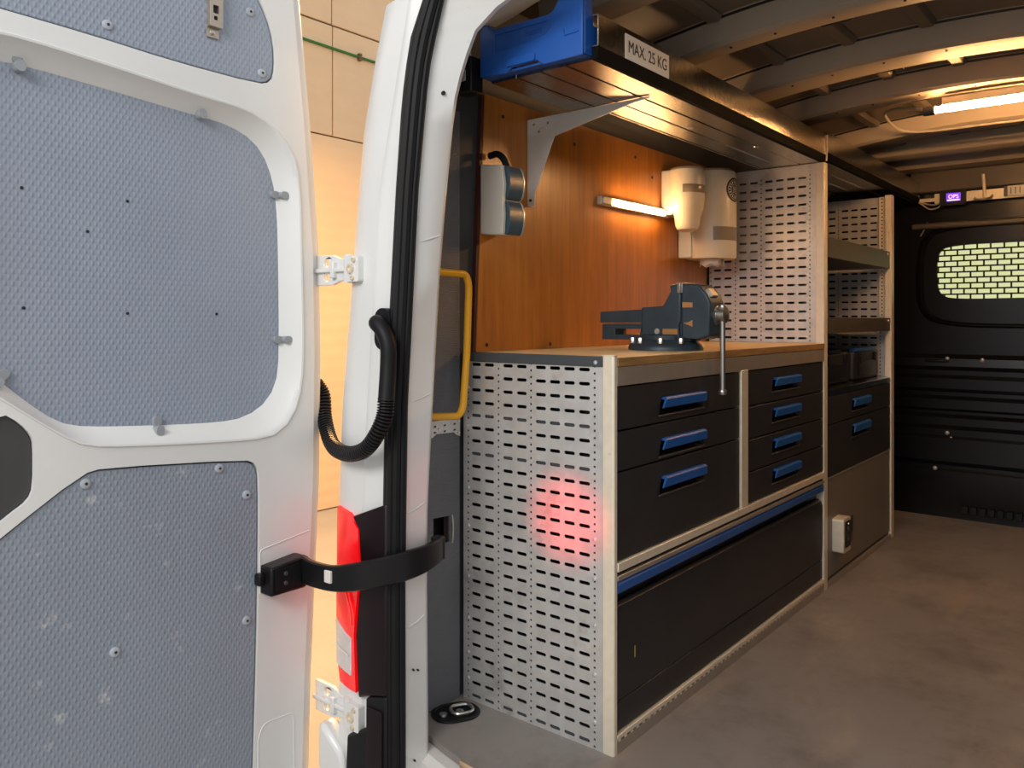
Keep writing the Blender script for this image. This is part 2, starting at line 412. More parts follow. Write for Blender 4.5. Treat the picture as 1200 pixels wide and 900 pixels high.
T_j = [(-0.10, 1.905), (-0.19, 1.883), (-0.28, 1.836), (-0.327, 1.753), (-0.363, 1.649), (-0.393, 1.431), (-0.418, 1.208), (-0.444, 0.868), (-0.463, 0.604), (-0.466, 0.409), (-0.463, 0.165), (-0.456, -0.5)]
JY = -0.26; kj = (JY+1.7237)/(1.5237)
T_j = [(1.0744+(x-1.0744)*kj, 1.0965+(z-1.0965)*kj) for x, z in T_j]
zl = [-0.5, -0.2, -0.02, 0.1, 0.2, 0.3, 0.4, 0.5, 0.6, 0.7, 0.8, 0.9, 1.0, 1.1, 1.2, 1.3, 1.4, 1.5, 1.58, 1.65, 1.7, 1.75, 1.80, 1.84, 1.87, 1.89]
rows = []
for z in zl:
    xo, xc, xr, s1, s2, xj = [interp(t, z) for t in (T_out, T_cor, T_cre, T_sl, T_sr, T_j)]
    rows.append([(xo-0.012, 0.02, z), (xo-0.006, -0.25, z), (xo, -0.32, z), (xo*.5+xc*.5-0.008, -0.350, z), (xc, -0.36, z), (xr-0.003, -0.363, z), (xr+0.003, -0.355, z),
                 (s1, -0.348, z), (s2, -0.335, z), (s2-0.006, -0.325, z), (xj, JY-0.005, z), (xj-0.006, JY+0.010, z), (min(xj-0.03, -0.53), -0.188, z)])
pil = structure(MB().grid(rows).build('trim_pillar', M['white'], smooth=50))
for z in (0.33, 0.62, 0.9, 1.3):                                   # pressed seams on the inner flange
    xj = interp(T_j, z); s2 = interp(T_sr, z)
    MB().tube([(s2-0.006, -0.318, z-.012), (xj*.5+s2*.5, -0.293, z-.002), (xj, JY-0.006, z+.008)], 0.002, 6).build('flange_seam', M['whitein'], pil)
# raised pad and small holes in the inner flange
for z, k in ((1.655, .55), (0.21, .35), (0.205, .6), (-0.02, .4)):
    xj = interp(T_j, z); s2 = interp(T_sr, z)
    x = s2+(xj-s2)*k-0.003; y = -0.325+0.06*k
    MB().cyl((x, y, z), (x+0.006, y-0.002, z), 0.005 if z > 1 else .0025, n=10).build('flange_hole', M['ink'], pil)
# black rubber door seal following the opening: a ribbed profile swept up the pillar and over the top
seal = MB()
zz = [-0.5+i*0.06 for i in range(41)]
zz = [z for z in zz if z < 1.87]+[1.875]
for off in (0.0, 0.36, 0.72, 1.0):
    path = []
    for z in zz:
        a, b = interp(T_sl, z), interp(T_sr, z)
        path.append((a+(b-a)*(0.12+0.78*off), -0.356+0.016*off-0.010*math.sin(off*3.14), z))
    seal.tube(path, 0.0125 if off < .9 else .010, 8)
structure(seal.build('trim_door_seal', M['blacksoft']))

# ---- rear header over the opening
hd = MB()
hx = [-0.34, -0.28, -0.19, -0.10, 0.05, 0.4, 0.8, 1.3]
hz = [1.86, 1.872, 1.895, 1.91, 1.925, 1.935, 1.935, 1.90]
hd.grid([[(x, y, z+dz) for x, z in zip(hx, hz)] for y, dz in ((-0.345, 0.18), (-0.345, 0.02), (-0.20, 0.005), (-0.06, 0.03), (-0.05, 0.15))])
structure(hd.build('trim_rear_header', M['whitein']))

# ---- ceiling: roof skin, ribs and lengthwise stiffeners
def rz(x): return 1.965-0.036*((x-0.45)/0.55)**2 if x < 1.0 else 1.93
xs = [-0.36+i*0.082 for i in range(21)]
ce = MB()
ce.grid([[(x, y, rz(x)+0.085) for x in xs] for y in (-0.34, 0.5, 1.5, 2.5, 3.32)])
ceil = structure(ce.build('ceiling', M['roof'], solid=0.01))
ribs = [(0.06, 0.22), (0.60, 0.735), (1.13, 1.325), (1.63, 1.81), (2.33, 2.545)]
for (a, b) in ribs:
    xr = [x for x in xs if -0.34 <= x <= 1.26]
    r = MB()
    r.grid([[(x, y, rz(x)+dz) for x in xr] for y, dz in ((a-0.03, 0.080), (a-0.012, 0.074), (a, 0.010), (a+0.015, 0.0), (b-0.03, 0.006), (b-0.015, 0.016), (b, 0.074), (b+0.03, 0.080))])
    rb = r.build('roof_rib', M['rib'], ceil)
    for k, x in enumerate((0.02, 0.16, 0.33, 0.52)):
        MB().cyl((x, a+0.05, rz(x)+0.003), (x, a+0.05, rz(x)-0.0015), 0.004, n=8).build('rib_hole', M['ink'], rb)
    for x in (0.27, 0.62):
        MB().box(x, x+0.09, b-0.012, b-0.004, rz(x)+.010, rz(x)+0.022).build('rib_slot', M['ink'], rb, .002)
    # beads of dark sealant between rib and skin
    MB().tube([(x, a-0.02, rz(x)+0.077) for x in xr], 0.005, 6).build('sealant_bead', M['black'], rb)
bays = [(-0.2, 0.04), (0.25, 0.57), (0.77, 1.10), (1.36, 1.60), (1.85, 2.30), (2.58, 2.82)]
for (a, b) in bays:
    for x in (0.0, 0.24, 0.48, 0.78):
        MB().prism([(x-0.03, rz(x)+0.08), (x-0.018, rz(x)+0.062), (x+0.018, rz(x)+0.062), (x+0.03, rz(x)+0.08)], 'y', a, b).build('roof_stiffener', M['roof'], ceil, .003)
# front cross member above the bulkhead
cm = MB().prism([(2.80, 2.03), (2.82, 1.955), (2.86, 1.94), (2.95, 1.945), (3.02, 1.99), (3.10, 1.97), (3.14, 1.93), (3.24, 1.92), (3.3, 2.03)], 'x', -0.30, 1.28)
cm.build('front_cross_member', M['rib'], ceil, .006)

# ---- bulkhead with window, swages, header
BY = 3.25
win = smoothloop([(0.085, 1.235), (0.16, 1.208), (0.50, 1.212), (0.86, 1.208), (0.92, 1.24), (0.93, 1.36), (0.92, 1.46), (0.86, 1.50), (0.5, 1.51), (0.14, 1.505), (0.082, 1.47), (0.075, 1.36)], 2)
bk = MB()
bk.prism([(-0.56, 0.90), (1.30, 0.90), (1.30, 2.02), (-0.36, 2.02), (-0.50, 1.9), (-0.56, 1.8)], 'y', BY, BY+0.02, [win])
pr = [(0.0, -0.02)]
zprev = 0.0
pr = [(BY, -0.02), (BY, 0.07), (BY-.012, 0.10), (BY-.012, 0.26), (BY+.0, 0.275), (BY-.0, 0.29), (BY-.028, 0.315), (BY-.028, 0.44), (BY-.012, 0.455), (BY-.012, 0.49), (BY-.030, 0.515), (BY-.030, 0.555),
      (BY-.006, 0.575), (BY-.006, 0.59), (BY-.026, 0.605), (BY-.026, 0.655), (BY-.004, 0.675), (BY-.004, 0.695), (BY-.026, 0.716), (BY-.026, 0.77), (BY-.004, 0.79), (BY-.004, 0.815), (BY-.022, 0.838), (BY-.018, 0.88), (BY, 0.905)]
bk.grid([[(x, y, z) for x in (-0.56, 0.0, 0.04, 1.30)] for y, z in pr])
bh = structure(bk.build('wall_front', M['bulk'], smooth=25))
ring = smoothloop([(-0.01, 1.14), (0.10, 1.065), (0.5, 1.055), (0.92, 1.065), (1.03, 1.14), (1.04, 1.36), (1.03, 1.55), (0.92, 1.61), (0.5, 1.615), (0.10, 1.605), (0.0, 1.55), (-0.02, 1.36)], 3)
rg = MB()
rg.grid([[(0.5+(x-0.5)*k, BY-d, 1.36+(z-1.36)*k) for x, z in ring] for k, d in ((1.03, 0), (1.0, 0.012), (0.975, 0.014), (0.95, 0.002))], close=True)
rg.build('window_surround', M['bulk'], bh)
MB().box(-0.05, 1.25, BY-.045, BY-0.001, 1.80, 1.92).build('header_panel', M['bulkbrown'], bh, .01)
MB().box(-0.05, 1.25, BY-.03, BY-0.001, 1.60, 1.635).build('header_ridge', M['bulkbrown'], bh, .01)
MB().box(0.02, 0.14, BY-.03, BY-.002, 0.86, 0.875).build('pressed_ledge', M['bulk'], bh, .004)
for k in range(14):
    MB().box(0.20+k*0.042, 0.232+k*0.042, BY-.020, BY-.002, 0.035, 0.075).build('vent_louvre', M['blacksoft'], bh, .003)
for (x, z) in ((0.13, .88), (0.3, .876), (0.07, .27), (0.13, .47), (.15, .44)):
    MB().lathe([(0.012, 0), (0.010, -0.006), (0.004, -0.009)], (x, BY-.014, z), 10, axis='y').build('fixing_bolt', M['alustrip'], bh)
wn = structure(MB().prism([(0.5+(x-0.5)*1.01, 1.36+(z-1.36)*1.02) for x, z in win], 'y', BY+0.022, BY+0.026).build('window_1', M['glass']))
gr = MB()
pz, px_, bt = 0.0305, 0.0635, 0.0085
row = 0; z = 1.205
while z < 1.575:
    gr.box(0.03, 0.97, BY+0.006, BY+0.009, z-bt/2, z+bt/2)
    x = 0.05+(px_/2 if row % 2 else 0)
    while x < 0.97:
        gr.box(x-bt/2, x+bt/2, BY+0.0062, BY+0.0088, z+bt/2, z+pz-bt/2); x += px_
    z += pz; row += 1
gr.build('brick_pattern_grille', M['blacksoft'], wn)
cab = structure(box('ceiling_cab', M['wallpaint'], None, -0.7, 1.4, 3.32, 5.1, 1.78, 1.86))
structure(box('wall_cab_right', M['wallpaint'], None, 1.36, 1.40, 3.30, 5.3, -0.06, 1.80))
structure(box('wall_cab_left', M['wallpaint'], None, -0.74, -0.70, 3.30, 5.3, -0.06, 1.80))
structure(box('trim_dashboard', M['blacksoft'], None, -0.7, 1.4, 4.7, 5.3, -0.06, 0.95))
# front seat headrest seen through the window
hrs = thing('front_seat', 'dark seat headrest seen through the bulkhead window', 'seat')
MB().prism(rrect(0.55, 0.83, 1.27, 1.42, 0.05), 'y', 3.58, 3.67).build('headrest', M['seat'], hrs, .02)
MB().prism(rrect(0.46, 0.94, 0.55, 1.22, 0.08), 'y', 3.58, 3.70).build('backrest', M['seat'], hrs, .02)
for x in (0.62, 0.76): MB().cyl((x, 3.63, 1.19), (x, 3.63, 1.30), 0.006, n=8).build('headrest_post', M['steel'], hrs)
MB().box(0.44, 0.96, 3.56, 3.9, -0.02, 0.56).build('seat_base', M['seat'], hrs, .03)
structure(box('floor_cab', M['blacksoft'], None, -0.7, 1.4, 3.32, 5.3, -0.06, -0.021))

# ================================================================== THE OPEN REAR DOOR
door = thing('door_1', 'open white rear door with grey dimpled lining panels', 'door'); door['kind'] = 'structure'
DX = -0.715
redge = [(-0.42, 2.02), (-0.409, 1.952), (-0.373, 1.616), (-0.344, 1.27), (-0.339, 0.99), (-0.344, 0.662), (-0.361, 0.34), (-0.373, 0.111), (-0.380, -0.15), (-0.39, -0.45)]
inner = [(y-0.038, z) for y, z in redge]
FREE = -1.24
up_p = [(-1.19, 1.715), (-0.967, 1.710), (-0.777, 1.699), (-0.552, 1.697), (-0.514, 1.710), (-0.504, 1.746), (-0.507, 1.811), (-0.527, 1.872), (-0.575, 1.945), (-0.64, 1.975), (-1.19, 1.985)]
mid_p = [(-1.20, 1.60), (-1.13, 1.625), (-0.92, 1.610), (-0.714, 1.593), (-0.612, 1.588), (-0.527, 1.554), (-0.484, 1.484), (-0.468, 1.397), (-0.463, 1.263), (-0.46, 0.994), (-0.468, 0.927), (-0.502, 0.874), (-0.564, 0.843), (-0.635, 0.839), (-0.798, 0.848), (-0.967, 0.862), (-1.01, 0.877), (-1.051, 0.907), (-1.114, 0.964), (-1.18, 1.03), (-1.21, 1.10), (-1.215, 1.5)]
cre_p = [(-1.225, 1.66), (-1.13, 1.671), (-0.92, 1.655), (-0.714, 1.634), (-0.552, 1.626), (-0.463, 1.565), (-0.423, 1.493), (-0.417, 1.266), (-0.409, 0.992), (-0.423, 0.879), (-0.463, 0.815), (-0.514, 0.787), (-0.72, 0.80), (-0.95, 0.819), (-0.993, 0.834), (-1.051, 0.876), (-1.13, 0.935), (-1.20, 0.99), (-1.23, 1.06), (-1.234, 1.6)]
low_p = [(-1.19, 0.615), (-1.13, 0.661), (-0.976, 0.764), (-0.932, 0.771), (-0.588, 0.742), (-0.559, 0.728), (-0.552, 0.694), (-0.552, 0.521), (-0.557, 0.262), (-0.567, -0.036), (-0.575, -0.30), (-0.62, -0.34), (-1.19, -0.34)]
dark_p = [(-1.17, 0.87), (-1.13, 0.909), (-1.099, 0.886), (-1.079, 0.861), (-1.074, 0.843), (-1.074, 0.756), (-1.083, 0.732), (-1.114, 0.712), (-1.13, 0.70), (-1.17, 0.68)]
def polar(loop, c, n=72):
    """resample a star-shaped loop by angle about c"""
    out = []
    for k in range(n):
        a = 2*math.pi*k/n; d = (math.cos(a), math.sin(a)); best = None
        for i in range(len(loop)):
            p, q = loop[i], loop[(i+1) % len(loop)]
            ex, ey = q[0]-p[0], q[1]-p[1]; den = d[0]*ey-d[1]*ex
            if abs(den) < 1e-9: continue
            t = ((p[0]-c[0])*ey-(p[1]-c[1])*ex)/den; u = ((p[0]-c[0])*d[1]-(p[1]-c[1])*d[0])/den
            if t > 0 and -1e-6 <= u <= 1+1e-6 and (best is None or t > best): best = t
        out.append((c[0]+d[0]*best, c[1]+d[1]*best))
    return out
MC = (-0.80, 1.22)
mid_s = smoothloop(mid_p, 2); cre_s = smoothloop(cre_p, 2)
mid_r = polar(mid_s, MC); cre_r = polar(cre_s, MC)
up_s = smoothloop(up_p, 1); low_s = smoothloop(low_p, 1); dark_s = smoothloop(dark_p, 1)
def grow(loop, d):
    n = len(loop); out = []
    ar = sum(loop[i][0]*loop[(i+1) % n][1]-loop[(i+1) % n][0]*loop[i][1] for i in range(n)); sg = 1 if ar > 0 else -1
    for i in range(n):
        a, b = loop[i-1], loop[(i+1) % n]; tx, ty = b[0]-a[0], b[1]-a[1]; l = math.hypot(tx, ty) or 1
        out.append((loop[i][0]+sg*ty/l*d, loop[i][1]-sg*tx/l*d))
    return out
df = MB()
outer = inner+[(FREE, -0.45), (FREE, 2.02)]
df.prism(outer, 'x', -0.745, DX+0.003, [cre_r, grow(up_s, 0.004), grow(low_s, 0.004), grow(dark_s, 0.003)])
def lerp_loop(a, b, t): return [(p[0]*(1-t)+q[0]*t, p[1]*(1-t)+q[1]*t) for p, q in zip(a, b)]
rws = []
for t, x in ((0, DX+0.003), (0.06, DX+0.007), (0.16, DX+0.006), (0.30, DX-0.003), (0.85, DX-0.030), (1.0, DX-0.034), (1.04, DX-0.036)):
    rws.append([(x, y, z) for y, z in lerp_loop(cre_r, mid_r, t)])
df.grid(rws, close=True)
df.build('inner_frame', M['white'], door, 0.004, smooth=40)
flange = MB().prism(redge+[(y-0.06, z) for y, z in reversed(redge)], 'x', -0.790, -0.728)
flange.build('hinge_flange', M['white'], door, 0.012)
MB().prism([(y-0.012, z) for y, z in redge]+[(FREE-0.01, -0.47), (FREE-0.01, 2.04)], 'x', -0.83, -0.770).build('outer_skin', M['white'], door, 0.01)
part_label(MB().prism(up_s, 'x', -0.735, DX-0.001).build('lining_panel', M['dgrey'], door, 0.002), 'top grey lining panel with metal latch')
part_label(MB().prism(grow(mid_s, 0.012), 'x', DX-0.040, DX-0.036).build('lining_panel', M['dgrey'], door), 'large middle grey lining panel held by grey clips')
part_label(MB().prism(low_s, 'x', -0.735, DX-0.001).build('lining_panel', M['dgreylow'], door, 0.002), 'scuffed lower grey lining panel')
part_label(MB().prism(dark_s, 'x', -0.735, DX-0.004).build('cover_plate', M['dark_plate'], door), 'dark grey cover plate')
# grey clips that hold the middle panel
for (y, z, a) in ((-1.09, 1.622, 95), (-0.693, 1.603, 98), (-0.470, 1.424, 180), (-0.460, 1.043, 180), (-0.797, 0.850, 90), (-1.122, 0.978, 48)):
    ca, sa = math.cos(math.radians(a)), math.sin(math.radians(a))
    def R(u, v): return (y+u*ca-v*sa, z+u*sa+v*ca)
    m = MB()
    m.prism([R(*p) for p in rrect(-0.003, 0.022, -0.0095, 0.0095, 0.009)], 'x', DX-0.037, DX-0.026)
    m.prism([R(*p) for p in rrect(-0.022, 0.001, -0.0095, 0.0095, 0.009)], 'x', DX-0.034, DX-0.012)
    m.build('panel_clip', M['clip'], door, 0.002)
# rivets with dark centres, and small bare holes in the middle panel
for (y, z) in ((-0.923, 1.738), (-0.572, 1.87), (-0.538, 1.724), (-0.969, 0.746), (-0.657, 0.734), (-0.582, 0.657), (-0.582, 0.342), (-0.907, 0.367)):
    r = MB().lathe([(0.0115, -0.001), (0.0105, 0.0025), (0.006, 0.0045), (0.003, 0.004)], (DX, y, z), 16, axis='x').build('rivet', M['rivet'], door)
    MB().cyl((DX+0.003, y, z), (DX+0.0052, y, z), 0.003, n=8).build('rivet_hole', M['ink'], r)
for (y, z) in ((-1.08, 1.367), (-0.863, 1.364), (-0.95, 1.288), (-1.076, 1.12), (-0.863, 1.11), (-0.643, 1.11)):
    MB().cyl((DX-0.037, y, z), (DX-0.0345, y, z), 0.0035, n=8).build('screw_hole', M['ink'], door)
# steel latch on the top panel
lt = MB(); lt.prism(rrect(-0.690, -0.656, 1.80, 1.93, 0.003), 'x', DX, DX+0.016, [rrect(-0.682, -0.667, 1.832, 1.852, .003), rrect(-0.680, -0.670, 1.816, 1.826, .003)])
lt.prism(rrect(-0.692, -0.660, 1.776, 1.80, 0.002), 'x', DX, DX+0.004)
lt = lt.build('latch', mat('brass_tinted_latch_steel', (0.50, 0.43, 0.36), 0.35, 0.8), door, 0.002)
MB().box(DX+.001, DX+.008, -0.688, -0.662, 1.815, 1.854).build('latch_bolt', M['ink'], lt)
MB().lathe([(0.007, 0.003), (0.006, 0.007), (0.002, 0.008)], (DX, -0.677, 1.788), 12, axis='x').build('screw', M['steel'], lt)
# pressed outline near the bottom and a scribed ridge above the check strap
MB().tube(fillet([(DX+0.002, -0.551, -0.20), (DX+0.002, -0.551, 0.035), (DX+0.002, -0.535, 0.066), (DX+0.002, -0.445, 0.062), (DX+0.002, -0.440, -0.20)], 0.02), 0.0025, 6).build('pressed_outline', M['white'], door)
MB().tube(fillet([(DX+0.002, -0.545, 0.40), (DX+0.002, -0.545, 0.51), (DX+0.002, -0.395, 0.53)], 0.01), 0.0025, 6).build('pressed_outline', M['white'], door)
# hinges: arm with two holes, knuckle, bolt pad on the pillar
for (zc, w_) in ((1.228, 1), (0.07, 1)):
    zt = zc+0.042; zb = zc-0.040; Y = -0.352
    holes = [[(-0.686+0.011*math.cos(a), zc+dz+0.011*math.sin(a)) for a in [k*math.pi/6 for k in range(12)]] for dz in (0.021, -0.019)]
    h = MB().prism([(-0.735, zt), (-0.66, zt-0.001), (-0.63, zt-0.012), (-0.60, zt-0.014), (-0.60, zb+0.012), (-0.63, zb+.010), (-0.66, zb), (-0.735, zb)], 'y', Y-0.006, Y+0.006, holes).build('hinge', M['white'], door, 0.003)
    MB().box(-0.655, -0.640, Y-0.020, Y+0.01, zc-0.022, zc+0.022).build('hinge_web', M['white'], h, .003)
    MB().box(-0.735, -0.60, Y-0.016, Y-.004, zc-0.006, zc+0.006).build('hinge_web', M['white'], h, .003)
    MB().cyl((-0.588, Y-0.010, zb+0.004), (-0.588, Y-0.010, zt-0.004), 0.013, n=14).build('knuckle', M['white'], h)
    p = MB().prism(rrect(-0.578, -0.530, zc-0.034, zc+0.034, 0.006), 'y', -0.378, -0.355).build('hinge_pad', M['white'], h, .003)
    for (bx, bz, br) in ((-0.560, zc, 0.014), (-0.547, zc+.022, 0.007), (-0.552, zc-0.024, 0.007)):
        MB().lathe([(br, 0), (br*.9, -0.006), (br*.5, -0.0065), (br*.45, -0.003)], (bx, -0.378, bz), 12, axis='y').build('hinge_bolt', M['alu'], h)

# ---- check strap between door and pillar
st = thing('door_check_strap', 'black plastic check strap between open door and pillar', 'door strap')
path = [(-0.672, -0.445, 0.447, .036), (-0.63, -0.452, 0.447, .033), (-0.59, -0.452, 0.447, .032), (-0.545, -0.448, 0.449, .032), (-0.50, -0.440, 0.457, .034), (-0.45, -0.425, 0.470, .035), (-0.41, -0.395, 0.481, .0355), (-0.383, -0.350, 0.489, .036), (-0.372, -0.30, 0.495, .0335), (-0.373, -0.262, 0.502, .031), (-0.384, -0.232, 0.503, .030)]
sp = spline([p[:3] for p in path], 5); hh = spline([(p[3], 0, 0) for p in path], 5)
rows = []
for i, p in enumerate(sp):
    t = (sp[min(i+1, len(sp)-1)]-sp[max(i-1, 0)]); t.z = 0; t.normalize(); nrm = Vector((t.y, -t.x, 0)); h = hh[i].x
    rows.append([p+nrm*0.005+Vector((0, 0, h)), p+nrm*0.009+Vector((0, 0, h*.9)), p+nrm*0.009-Vector((0, 0, h*.9)), p+nrm*0.005-Vector((0, 0, h)), p-nrm*0.005-Vector((0, 0, h)), p-nrm*0.005+Vector((0, 0, h))])
s_ = MB().grid(rows, close=True).build('strap', M['black'], st)
MB().box(-0.560, -0.536, -0.463, -0.456, 0.440, 0.470).build('strap_window', M['paper'], st, .001)
br_ = MB().prism([(-0.545, 0.400), (-0.545, 0.472), (-0.448, 0.482), (-0.430, 0.478), (-0.430, 0.405), (-0.445, 0.399)], 'x', DX+0.001, -0.664).build('bracket', M['black'], st, .006)
MB().prism(rrect(-0.535, -0.458, 0.41, 0.468, .006), 'x', -0.664, -0.660).build('bracket_cap', M['blacksoft'], st, .002)
MB().box(DX+.001, -0.690, -0.562, -0.545, 0.425, 0.455).build('bracket_tab', M['black'], st, .004)
for z in (0.428, 0.452): MB().lathe([(0.006, 0.001), (0.005, 0.004)], (-0.6605, -0.505, z), 10, axis='x').build('bracket_bolt', M['strip'], st)
MB().box(-0.41, -0.380, -0.240, -0.212, 0.472, 0.534).build('pillar_mount', M['black'], st, .005)

# ---- corrugated cable conduit
cdt = thing('cable_conduit', 'black corrugated cable conduit looping from pillar grommet to door', 'conduit')
cp = spline([(-0.452, -0.352, 1.068), (-0.440, -0.395, 1.088), (-0.415, -0.400, 1.072), (-0.396, -0.398, 1.035), (-0.393, -0.400, 0.981), (-0.389, -0.410, 0.899)], 8)
MB().tube(cp, 0.0205, 14).build('rubber_elbow', M['blacksoft'], cdt)
cp2 = spline([(-0.389, -0.410, 0.905), (-0.392, -0.414, 0.86), (-0.416, -0.420, 0.812), (-0.460, -0.415, 0.776), (-0.520, -0.405, 0.757), (-0.583, -0.390, 0.753), (-0.64, -0.372, 0.762), (-0.69, -0.350, 0.788), (-0.728, -0.332, 0.830), (-0.75, -0.32, 0.885), (-0.77, -0.33, 0.92)], 26)
MB().tube(cp2, 0.02, 12, rf=lambda i: (0.0205, 0.0208, 0.0205, 0.0140)[i % 4]).build('corrugated_hose', M['black'], cdt, smooth=25)
gm = MB()
gm.prism(rrect(-0.476, -0.418, 1.02, 1.125, 0.028), 'y', -0.372, -0.350)
gm.build('grommet', M['blacksoft'], cdt, .006)

# ---- tail light
tl = thing('tail_light', 'red and clear tail light in the rear pillar below the conduit', 'tail light')
lens = [(-0.643, 0.599), (-0.653, 0.593), (-0.657, 0.448), (-0.66, 0.348), (-0.66, 0.302), (-0.65, 0.179), (-0.635, 0.133), (-0.573, 0.119), (-0.579, 0.272), (-0.566, 0.403), (-0.562, 0.466), (-0.566, 0.548), (-0.597, 0.585)]
white = [(-0.657, 0.294), (-0.586, 0.259), (-0.586, 0.162), (-0.653, 0.178)]
def fwd(loop): return [(x+0.036*(x+0.66)/0.10, z+(1.0965-z)*0.022*(x+0.66)/0.10) for x, z in loop]
lens, white = fwd(lens), fwd(white)
def curved(loop, d0, d1):
    """slab wrapped round the pillar's corner: depth grows towards the outside"""
    def yy(x): u = (x+0.526)/0.134; return -0.366+0.033*u*u
    loop = loop[:]
    m = MB(); m.prism(loop, 'y', 0, 1)
    bmesh.ops.subdivide_edges(m.bm, edges=m.bm.edges[:], cuts=2, use_grid_fill=False)
    for v in m.bm.verts:
        v.co.y = yy(v.co.x)+(d0 if v.co.y < 0.5 else d1)
    return m
curved(lens, -0.012, 0.03).build('red_lens', M['red'], tl, 0.003)
part_label(curved(white, -0.0155, 0.0).build('clear_lens', M['clearlens'], tl, 0.002), 'clear reversing and indicator lens')
for zz_ in (0.225,): MB().tube([(-0.650, -0.358, zz_+.012), (-0.60, -0.377, zz_+.008), (-0.563, -0.383, zz_+.004)], 0.002, 6).build('lens_divider', M['paper'], tl)
MB().tube([(-0.646, -0.356, 0.44), (-0.585, -0.377, 0.40), (-0.556, -0.381, 0.34), (-0.553, -0.381, 0.31)], 0.003, 6).build('lens_rib', M['red'], tl)
hs = MB().prism([(-0.558, 0.588), (-0.426, 0.639), (-0.426, 0.16), (-0.498, 0.14), (-0.535, 0.125), (-0.545, 0.285), (-0.530, 0.41), (-0.526, 0.475), (-0.532, 0.555)], 'y', -0.376, -0.352).build('lamp_housing', M['tailblack'], tl, .006)
# black lower corner moulding and white bumper end
lb = structure(MB().prism([(-0.575, 0.02), (-0.500, 0.06), (-0.500, 0.139), (-0.426, 0.159), (-0.426, -0.45), (-0.600, -0.45)], 'y', -0.378, -0.352).build('trim_corner', M['blacksoft'], None, .006))
MB().prism(rrect(-0.495, -0.437, -0.06, 0.12, .008), 'y', -0.382, -0.378).build('moulding_panel', M['tailblack'], lb, .002)
MB().prism([(-0.69, 0.02), (-0.665, 0.015), (-0.60, -0.03), (-0.585, -0.07), (-0.585, -0.45), (-0.69, -0.45)], 'y', -0.385, -0.33).build('bumper_end', M['white'], lb, .012)

# ================================================================== INSIDE, REAR CORNER
gh = thing('grab_handle', 'yellow tubular grab handle beside the rear door pillar', 'grab handle')
pts = fillet([(-0.462, -0.198, 1.227), (-0.46, -0.048, 1.224), (-0.46, -0.036, 1.195), (-0.46, -0.044, 1.0), (-0.46, -0.060, 0.85), (-0.46, -0.078, 0.826), (-0.462, -0.198, 0.836)], 0.03, 6)
MB().tube(pts, 0.0105, 12).build('handle_tube', M['yellow'], gh)
for z in (1.227, 0.836):
    MB().box(-0.485, -0.445, -0.2005, -0.196, z-0.02, z+0.02).build('mounting_plate', M['yellow'], gh, .003)
bq = thing('mounting_bracket', 'galvanised perforated mounting bracket below the yellow grab handle', 'bracket')
hl = [rrect(y-0.005, y+0.005, z-0.0025, z+0.0025, 0.002, 2) for y in (-0.115, -0.075, -0.035) for z in (0.779, 0.796)]
MB().prism([(-0.165, 0.812), (-0.040, 0.812), (-0.012, 0.815), (-0.012, 0.758), (-0.025, 0.762), (-0.040, 0.772), (-0.11, 0.774), (-0.125, 0.765), (-0.165, 0.765)], 'x', -0.520, -0.515, hl).build('plate', M['galv'], bq, .001)
for (y, z) in ((-0.10, 0.787), (-0.02, 0.803), (-0.02, .77)): MB().lathe([(0.005, 0.0), (0.004, 0.004)], (-0.515, y, z), 10, axis='x').build('screw', M['bolt'], bq)
# recessed lashing ring in the floor
lr = thing('tie_down_ring', 'black recessed tie down dish with steel ring in the floor corner', 'tie down')
ang = math.atan2(0.114, 0.063); LC = (-0.462, -0.088)
def LR(u, v): return (LC[0]+u*math.cos(ang)-v*math.sin(ang), LC[1]+u*math.sin(ang)+v*math.cos(ang))
o1 = [LR(*p) for p in rrect(-0.068, 0.068, -0.055, 0.055, 0.052, 8)]; o2 = [LR(*p) for p in rrect(-0.058, 0.058, -0.045, 0.045, 0.043, 8)]
m = MB(); m.prism(o1, 'z', 0.0005, 0.005, [o2]); m.build('rim', M['black'], lr, .0015)
m = MB(); m.prism(o2, 'z', 0.0008, 0.0016); m.build('dish', M['blacksoft'], lr)
ringp = [(*LR(u, v), 0.009) for u, v in rrect(-0.012, 0.048, -0.026, 0.026, 0.020, 6)]
MB().tube(ringp+ringp[:1], 0.0048, 8, cap=False).build('steel_ring', M['steel'], lr)
for u in (0.012, -0.036):
    c = LR(u, 0); MB().lathe([(0.012, 0.0015), (0.011, 0.006), (0.005, 0.0075)], (c[0], c[1], 0), 14).build('screw', M['steel'], lr)
# small black box beside the blue bin
bb = thing('junction_box', 'small black box with white clip hung beside the blue bin', 'box')
MB().box(-0.425, -0.362, -0.135, -0.085, 1.705, 1.80).build('body', M['black'], bb, .004)
MB().box(-0.425, -0.38, -0.138, -0.134, 1.735, 1.765).build('clip', M['clip'], bb, .002)
for x in (-0.40, -0.385): MB().tube([(x, -0.11, 1.80), (x-.005, -0.115, 1.85), (x+.006, -0.13, 1.90)], 0.003, 6).build('wire', M['cable'], bb)
MB().box(-0.527, -0.425, -0.12, -0.10, 1.72, 1.78).build('wall_bracket', M['black'], bb, .002)

